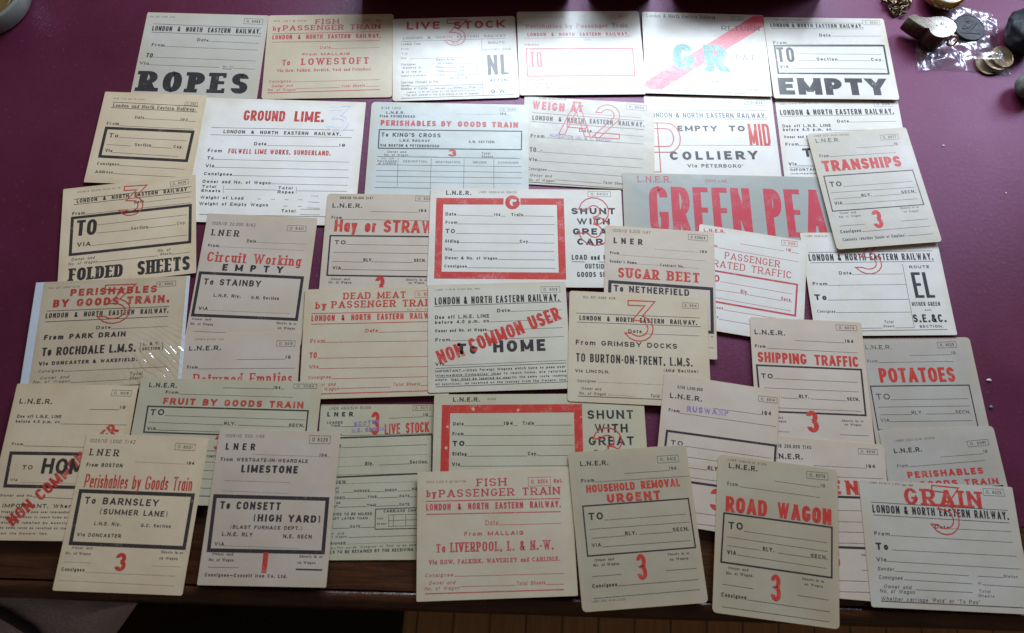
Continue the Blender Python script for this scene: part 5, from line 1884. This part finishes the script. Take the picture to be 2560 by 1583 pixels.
# ------------------------------------------------------------------ top right: whistle, chain, watch, penny, bag of coins, stones
whistle = thing('referee_whistle', 'shiny metal whistle lying on its side at the top right', 'whistle', (0, 0, 0))
wo = [(374.5, 533.4), (380.1, 537.0), (386.0, 534.3), (392.3, 533.4), (398.1, 534.7), (404, 536.1), (408.4, 536.4), (412.6, 536.0), (416.2, 534.4), (419.4, 531.4), (421.6, 527.6),
      (421.6, 523.6), (419.7, 519.4), (417.2, 516.4), (413.7, 513.6), (409, 511.4), (404.4, 510.6), (400.6, 511.2), (397.6, 512.6), (395.3, 514.8), (393.4, 520.5), (389.4, 521.1), (384.9, 524.1), (379.6, 528.4)]
wo = [(x * MM, y * MM) for x, y in wo]
def extrude(outline, z0, z1, name, mats, parent, bev=0.0012):
    cx = sum(p[0] for p in outline) / len(outline); cy = sum(p[1] for p in outline) / len(outline)
    n = len(outline); vs = []
    def ins(p, d):
        dx, dy = p[0] - cx, p[1] - cy; l = math.hypot(dx, dy); return (p[0] - dx / l * d, p[1] - dy / l * d)
    for z, d in ((z0, bev), (z0 + bev, 0), (z1 - bev, 0), (z1 - bev * .3, bev * .3), (z1, bev)):
        for p in outline:
            q = ins(p, d); vs.append((q[0], q[1], z))
    fs = [tuple(range(n - 1, -1, -1)), tuple(range(4 * n, 5 * n))]
    for r_ in range(4):
        for i in range(n):
            j = (i + 1) % n; fs.append((r_ * n + i, r_ * n + j, (r_ + 1) * n + j, (r_ + 1) * n + i))
    bm = bmesh.new(); me = bpy.data.meshes.new('t'); me.from_pydata(vs, [], fs); bm.from_mesh(me)
    bmesh.ops.recalc_face_normals(bm, faces=bm.faces)
    return from_bm(name, bm, mats, parent)
M_NICKEL_SHADE = plain('shaded_nickel', (0.10, 0.08, 0.05), 0.3, 0.9, var=0.3, scale=150)  # sides darkened in colour to stand for the dark room they mirror
extrude(wo[::-1], 0.0062, 0.0232, 'whistle_body', M_NICKEL_SHADE, whistle)
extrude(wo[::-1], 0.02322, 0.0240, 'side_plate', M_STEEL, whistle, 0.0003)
pl = Print()
for ch, x, y, h in (('M', 405.5, 526.4, 3.0), ('N', 409.0, 523.0, 2.6), ('H', 412.0, 518.6, 2.8), ('A', 400.6, 524.4, 2.0)):
    set_text(pl, 'K', ch, 'c', x, y, -28, h * .9, h, 24.06)
obj('engraving', pl.v, pl.f, M_ENGR, whistle)
def torus(name, R0, r0, mat, parent, loc, rot, n=20, m=8, sx=1.0):
    vs = []; fs = []
    for i in range(n):
        a = 2 * math.pi * i / n
        for j in range(m):
            b = 2 * math.pi * j / m
            vs.append(((R0 + r0 * math.cos(b)) * math.cos(a) * sx, (R0 + r0 * math.cos(b)) * math.sin(a), r0 * math.sin(b)))
    for i in range(n):
        for j in range(m):
            fs.append((i * m + j, ((i + 1) % n) * m + j, ((i + 1) % n) * m + (j + 1) % m, i * m + (j + 1) % m))
    o = obj(name, vs, fs, mat, parent, smooth=True)
    o.location = loc; o.rotation_euler = rot
    return o
torus('ring', 0.0052, 0.0011, M_BRASS, whistle, (0.4245, 0.5185, 0.0115), (R(62), R(25), 0))

# heaped curb chain
rnd = random.Random(5)
chain = thing('chain', 'heaped dark metal chain beside the whistle mouthpiece', 'chain', (0.377, 0.567, 0))
vs = []; fs = []
def add_link(vs, fs, M_, R0, r0, sx, n=14, m=6):
    b0 = len(vs)
    for i in range(n):
        a = 2 * math.pi * i / n
        for j in range(m):
            b = 2 * math.pi * j / m
            vs.append(tuple(M_ @ Vector(((R0 + r0 * math.cos(b)) * math.cos(a) * sx, (R0 + r0 * math.cos(b)) * math.sin(a), r0 * math.sin(b)))))
    for i in range(n):
        for j in range(m):
            fs.append((b0 + i * m + j, b0 + ((i + 1) % n) * m + j, b0 + ((i + 1) % n) * m + (j + 1) % m, b0 + i * m + (j + 1) % m))
from mathutils import Euler
NL = 74
for i in range(NL):
    t = i / NL
    a = t * 31.0
    rr = 0.0135 * math.sqrt((i * 7 % NL) / NL) * (1 + .2 * math.sin(a * 3))
    x = rr * math.cos(a) * 1.05 + .0012 * math.sin(i * 2.1); y = rr * math.sin(a) * 1.05 + .003
    z = 0.0022 + 0.0085 * max(0, 1 - (rr / .0155) ** 2) * (.45 + .55 * (i % 5) / 4)
    M_ = Matrix.Translation((x, y, z)) @ Euler((R(rnd.uniform(-35, 35) + (50 if i % 2 else -40)), R(rnd.uniform(-25, 25)), a + math.pi / 2 + rnd.uniform(-.5, .5))).to_matrix().to_4x4()
    add_link(vs, fs, M_, 0.0020, 0.00062, 1.55)
obj('chain_links', vs, fs, M_CHAIN, chain, smooth=True)

watch = thing('pocket_watch', 'round brass cased pocket watch cut off by the top edge above the whistle', 'watch', (0.4225, 0.5795, 0.0))
lathe('watch_case', [(0.0001, 0.003), (0.012, 0.0032), (0.0185, 0.006), (0.0218, 0.0105), (0.0222, 0.0135), (0.0212, 0.0165), (0.0188, 0.0182), (0.0180, 0.0180), (0.0176, 0.0166), (0.0001, 0.0166)], M_BRASS, watch)
lathe('watch_dial', [(0.0001, 0.0169), (0.0170, 0.0169), (0.0174, 0.0168)], M_DIAL, watch)
lathe('watch_glass', [(0.0178, 0.0176), (0.0150, 0.0192), (0.0100, 0.0203), (0.0001, 0.0208)], M_SLEEVE, watch)

def coin(name, x, y, z, r, h, mat, label, group=None, rot=(0, 0, 0)):
    t = thing(name, label, 'coin', (x, y, z), 0, group)
    t.rotation_euler = rot
    o = lathe('coin_body', [(0.0001, 0), (r - .0004, 0), (r, .0004), (r, h - .0004), (r - .0004, h), (r - .0012, h), (r - .0015, h - .00035), (0.0001, h - .00035)], mat, t)
    o.data.polygons.foreach_set("use_smooth", [False] * len(o.data.polygons))
    return t
pn = coin('large_coin', 0.4485, 0.5420, 0.0040, 0.0160, 0.0020, M_BRONZE, 'large dark bronze coin right of the whistle')
# worn relief on the coin: seated figure as shallow lumps and a line under it
bm = bmesh.new()
for (x, y, sx, sy, rz) in ((-.003, .003, .0032, .005, .3), (.0015, .004, .002, .0055, -.6), (-.001, .0085, .0018, .002, 0), (.005, .002, .0012, .006, -.7), (-.006, -.001, .0028, .0022, .2)):
    bmesh.ops.create_uvsphere(bm, u_segments=14, v_segments=8, radius=1, matrix=Matrix.Translation((x, y, .00165)) @ Matrix.Rotation(rz, 4, 'Z') @ Matrix.Diagonal((sx, sy, .0006, 1)))
bmesh.ops.create_cube(bm, size=1, matrix=Matrix.Translation((0.000, -.0075, .0017)) @ Matrix.Diagonal((.020, .0007, .0006, 1)))
from_bm('coin_relief', bm, M_BRONZE, pn, True)
CG = 'coins in the clear bag'
coin('small_coin', 0.4640, 0.5010, 0.0016, 0.0125, 0.0017, M_COIN, 'lowest brown coin of the pile in the clear bag corner', CG, (R(4), R(-3), 0))
coin('small_coin', 0.4705, 0.5035, 0.0040, 0.0125, 0.0017, M_COIN, 'middle brown coin of the pile in the clear bag corner', CG, (R(-3), R(4), 0))
coin('small_coin', 0.4760, 0.5065, 0.0066, 0.0120, 0.0017, M_COIN, 'uppermost brown coin of the pile in the clear bag corner', CG, (R(5), R(5), 0))

# crumpled clear bag under the whistle and over the coins
bag_o = [(381.5, 542.6), (388, 534), (393.0, 526.2), (391.4, 516), (390.8, 506.3), (391.6, 487.0), (400, 488.6), (409.5, 490.9), (422, 491.9), (433.9, 492.1), (448, 492.2), (462.3, 491.6), (475, 490.2), (487.2, 489.6), (485.6, 500), (483.5, 511.9), (481.2, 522), (480.1, 531.3), (481.4, 546), (481.6, 561.6), (476, 566), (466.9, 570.5), (455, 573.4), (444.2, 575.7), (420, 560), (400, 552)]
bag = thing('plastic_bag', 'crumpled clear plastic bag under the whistle and over the small coins', 'bag', (0, 0, 0))
bm = bmesh.new()
bv = [bm.verts.new((x * MM, y * MM, 0)) for x, y in bag_o]
bm.faces.new(bv)
bmesh.ops.triangulate(bm, faces=bm.faces)
for _ in range(5):
    bmesh.ops.subdivide_edges(bm, edges=[e for e in bm.edges if e.calc_length() > .0016], cuts=1, use_grid_fill=True)
    bmesh.ops.triangulate(bm, faces=bm.faces)
    bmesh.ops.beautify_fill(bm, faces=bm.faces, edges=[e for e in bm.edges if not e.is_boundary])
OB = [Vector((x * MM, y * MM)) for x, y in bag_o]
def edge_d(p):
    d = 9
    for i in range(len(OB)):
        a, b = OB[i], OB[(i + 1) % len(OB)]
        t = max(0, min(1, (p - a).dot(b - a) / (b - a).length_squared)); d = min(d, (p - a - (b - a) * t).length)
    return d
for v_ in bm.verts:
    p = Vector((v_.co.x, v_.co.y)); d = min(1, edge_d(p) / .010)
    X, Y = v_.co.x * 1000, v_.co.y * 1000
    cr = 1.25 * abs(noise.noise((X * .055 + 3, Y * .075, .5))) + .5 * abs(noise.noise((X * .13, Y * .10 + 9, 2.5))) + .12 * abs(noise.noise((X * .3, Y * .25, 4)))
    z = .0007 + .0044 * cr * (0.35 + .65 * d)
    k = math.exp(-(((X - 470) / 17) ** 2 + ((Y - 504) / 13) ** 2)); z += .0098 * k * d ** .5
    uw = math.exp(-(((X - 402) / 22) ** 2 + ((Y - 524) / 15) ** 2)); z = z * (1 - .9 * uw) + .0040 * uw
    up = math.exp(-(((X - 448) / 18) ** 2 + ((Y - 542) / 19) ** 2)); z = z * (1 - .9 * up) + .0030 * up
    v_.co.z = z
from_bm('bag_film', bm, M_FILM, bag, True)

def pebble(name, label, loc, sx, sy, sz, mat, seed, facet=0.12):
    bm = bmesh.new(); bmesh.ops.create_icosphere(bm, subdivisions=5, radius=1)
    for v_ in bm.verts:
        n_ = v_.co.normalized()
        k = 1 + facet * noise.noise(n_ * 1.6 + Vector((seed, 0, 0))) + facet * .5 * noise.noise(n_ * 4 + Vector((0, seed, 0)))
        v_.co = Vector((n_.x * sx * k, n_.y * sy * k, n_.z * sz * k))
    zmin = min(v_.co.z for v_ in bm.verts)
    for v_ in bm.verts: v_.co.z -= zmin
    o = from_bm(name, bm, mat, None, True); o.location = loc
    return tag(o, label, 'stone')
pebble('black_stone', 'lumpy black stone at the right edge beside the clear bag', (0.4985, 0.533, 0), .0195, .0245, .016, M_STONE_D, 3.3, .14)
pebble('round_stone', 'smooth grey green stone at the right edge below the black stone', (0.4965, 0.4700, 0), .0150, .0140, .013, M_STONE_G, 8.1, .05)

# grit on the leather
for nm, lb, x, y, r_, mat, sx in (('crumb', 'tiny pale crumb on bare leather right of the POTATOES card', .4200, .1688, .0011, M_CRUMB, 1.8),
                                  ('crumb', 'tiny blue grey speck on bare leather right of the POTATOES card', .4184, .1449, .0013, M_BLUE, 1.0),
                                  ('crumb', 'tiny pale crumb on bare leather right of the EMPTY card', .4081, .4025, .0008, M_CRUMB, 1.5),
                                  ('crumb', 'tiny pale speck on bare leather right of the TRANSHIPS card', .4623, .3553, .0007, M_CRUMB, 1.2)):
    o = pebble(nm, lb, (x, y, 0), r_ * sx, r_, r_ * .7, mat, x * 100, .3); o['category'] = 'crumb'; o['group'] = 'crumbs on the leather'

# ------------------------------------------------------------------ top left: glass candle holder
gl = thing('glass_candle_holder', 'round clear glass dish with amber wax cut off at the top left corner', 'glass dish', (-0.5520, 0.4880, 0.0002))
lathe('glass_wall', [(0.0001, 0.0), (0.0415, 0.0), (0.0440, 0.0025), (0.0462, 0.0200), (0.0455, 0.0215), (0.0430, 0.0215), (0.0415, 0.0200), (0.0385, 0.0065), (0.0350, 0.0050), (0.0001, 0.0050)], M_GLASS, gl, 96)
lathe('wax_fill', [(0.0001, 0.0053), (0.0290, 0.0053), (0.0290, 0.0095), (0.0270, 0.0100), (0.0001, 0.0102)], M_SYRUP, gl, 64)

# ------------------------------------------------------------------ unseen boxes added past the frame to cast dark bands on the leather
def far_box(label, x0, x1, y, h):
    v, f = box_mesh(x0, x1, y, y + .09, 0.0002, h)
    o = obj('shadow_box', v, f, M_BOX); o.rotation_euler = (0, 0, R(4.6))
    tag(o, label, 'box', 'unseen boxes added to shade the back of the desk')
    return o
far_box('longest unseen shadow casting box at the back of the desk behind the LIVE STOCK card', -0.135, 0.080, 0.548, .075)
far_box('shortest unseen shadow casting box at the back of the desk, between the two others', 0.098, 0.165, 0.548, .075)
far_box('unseen shadow casting box at the back of the desk behind the EMPTY card', 0.186, 0.345, 0.548, .070)
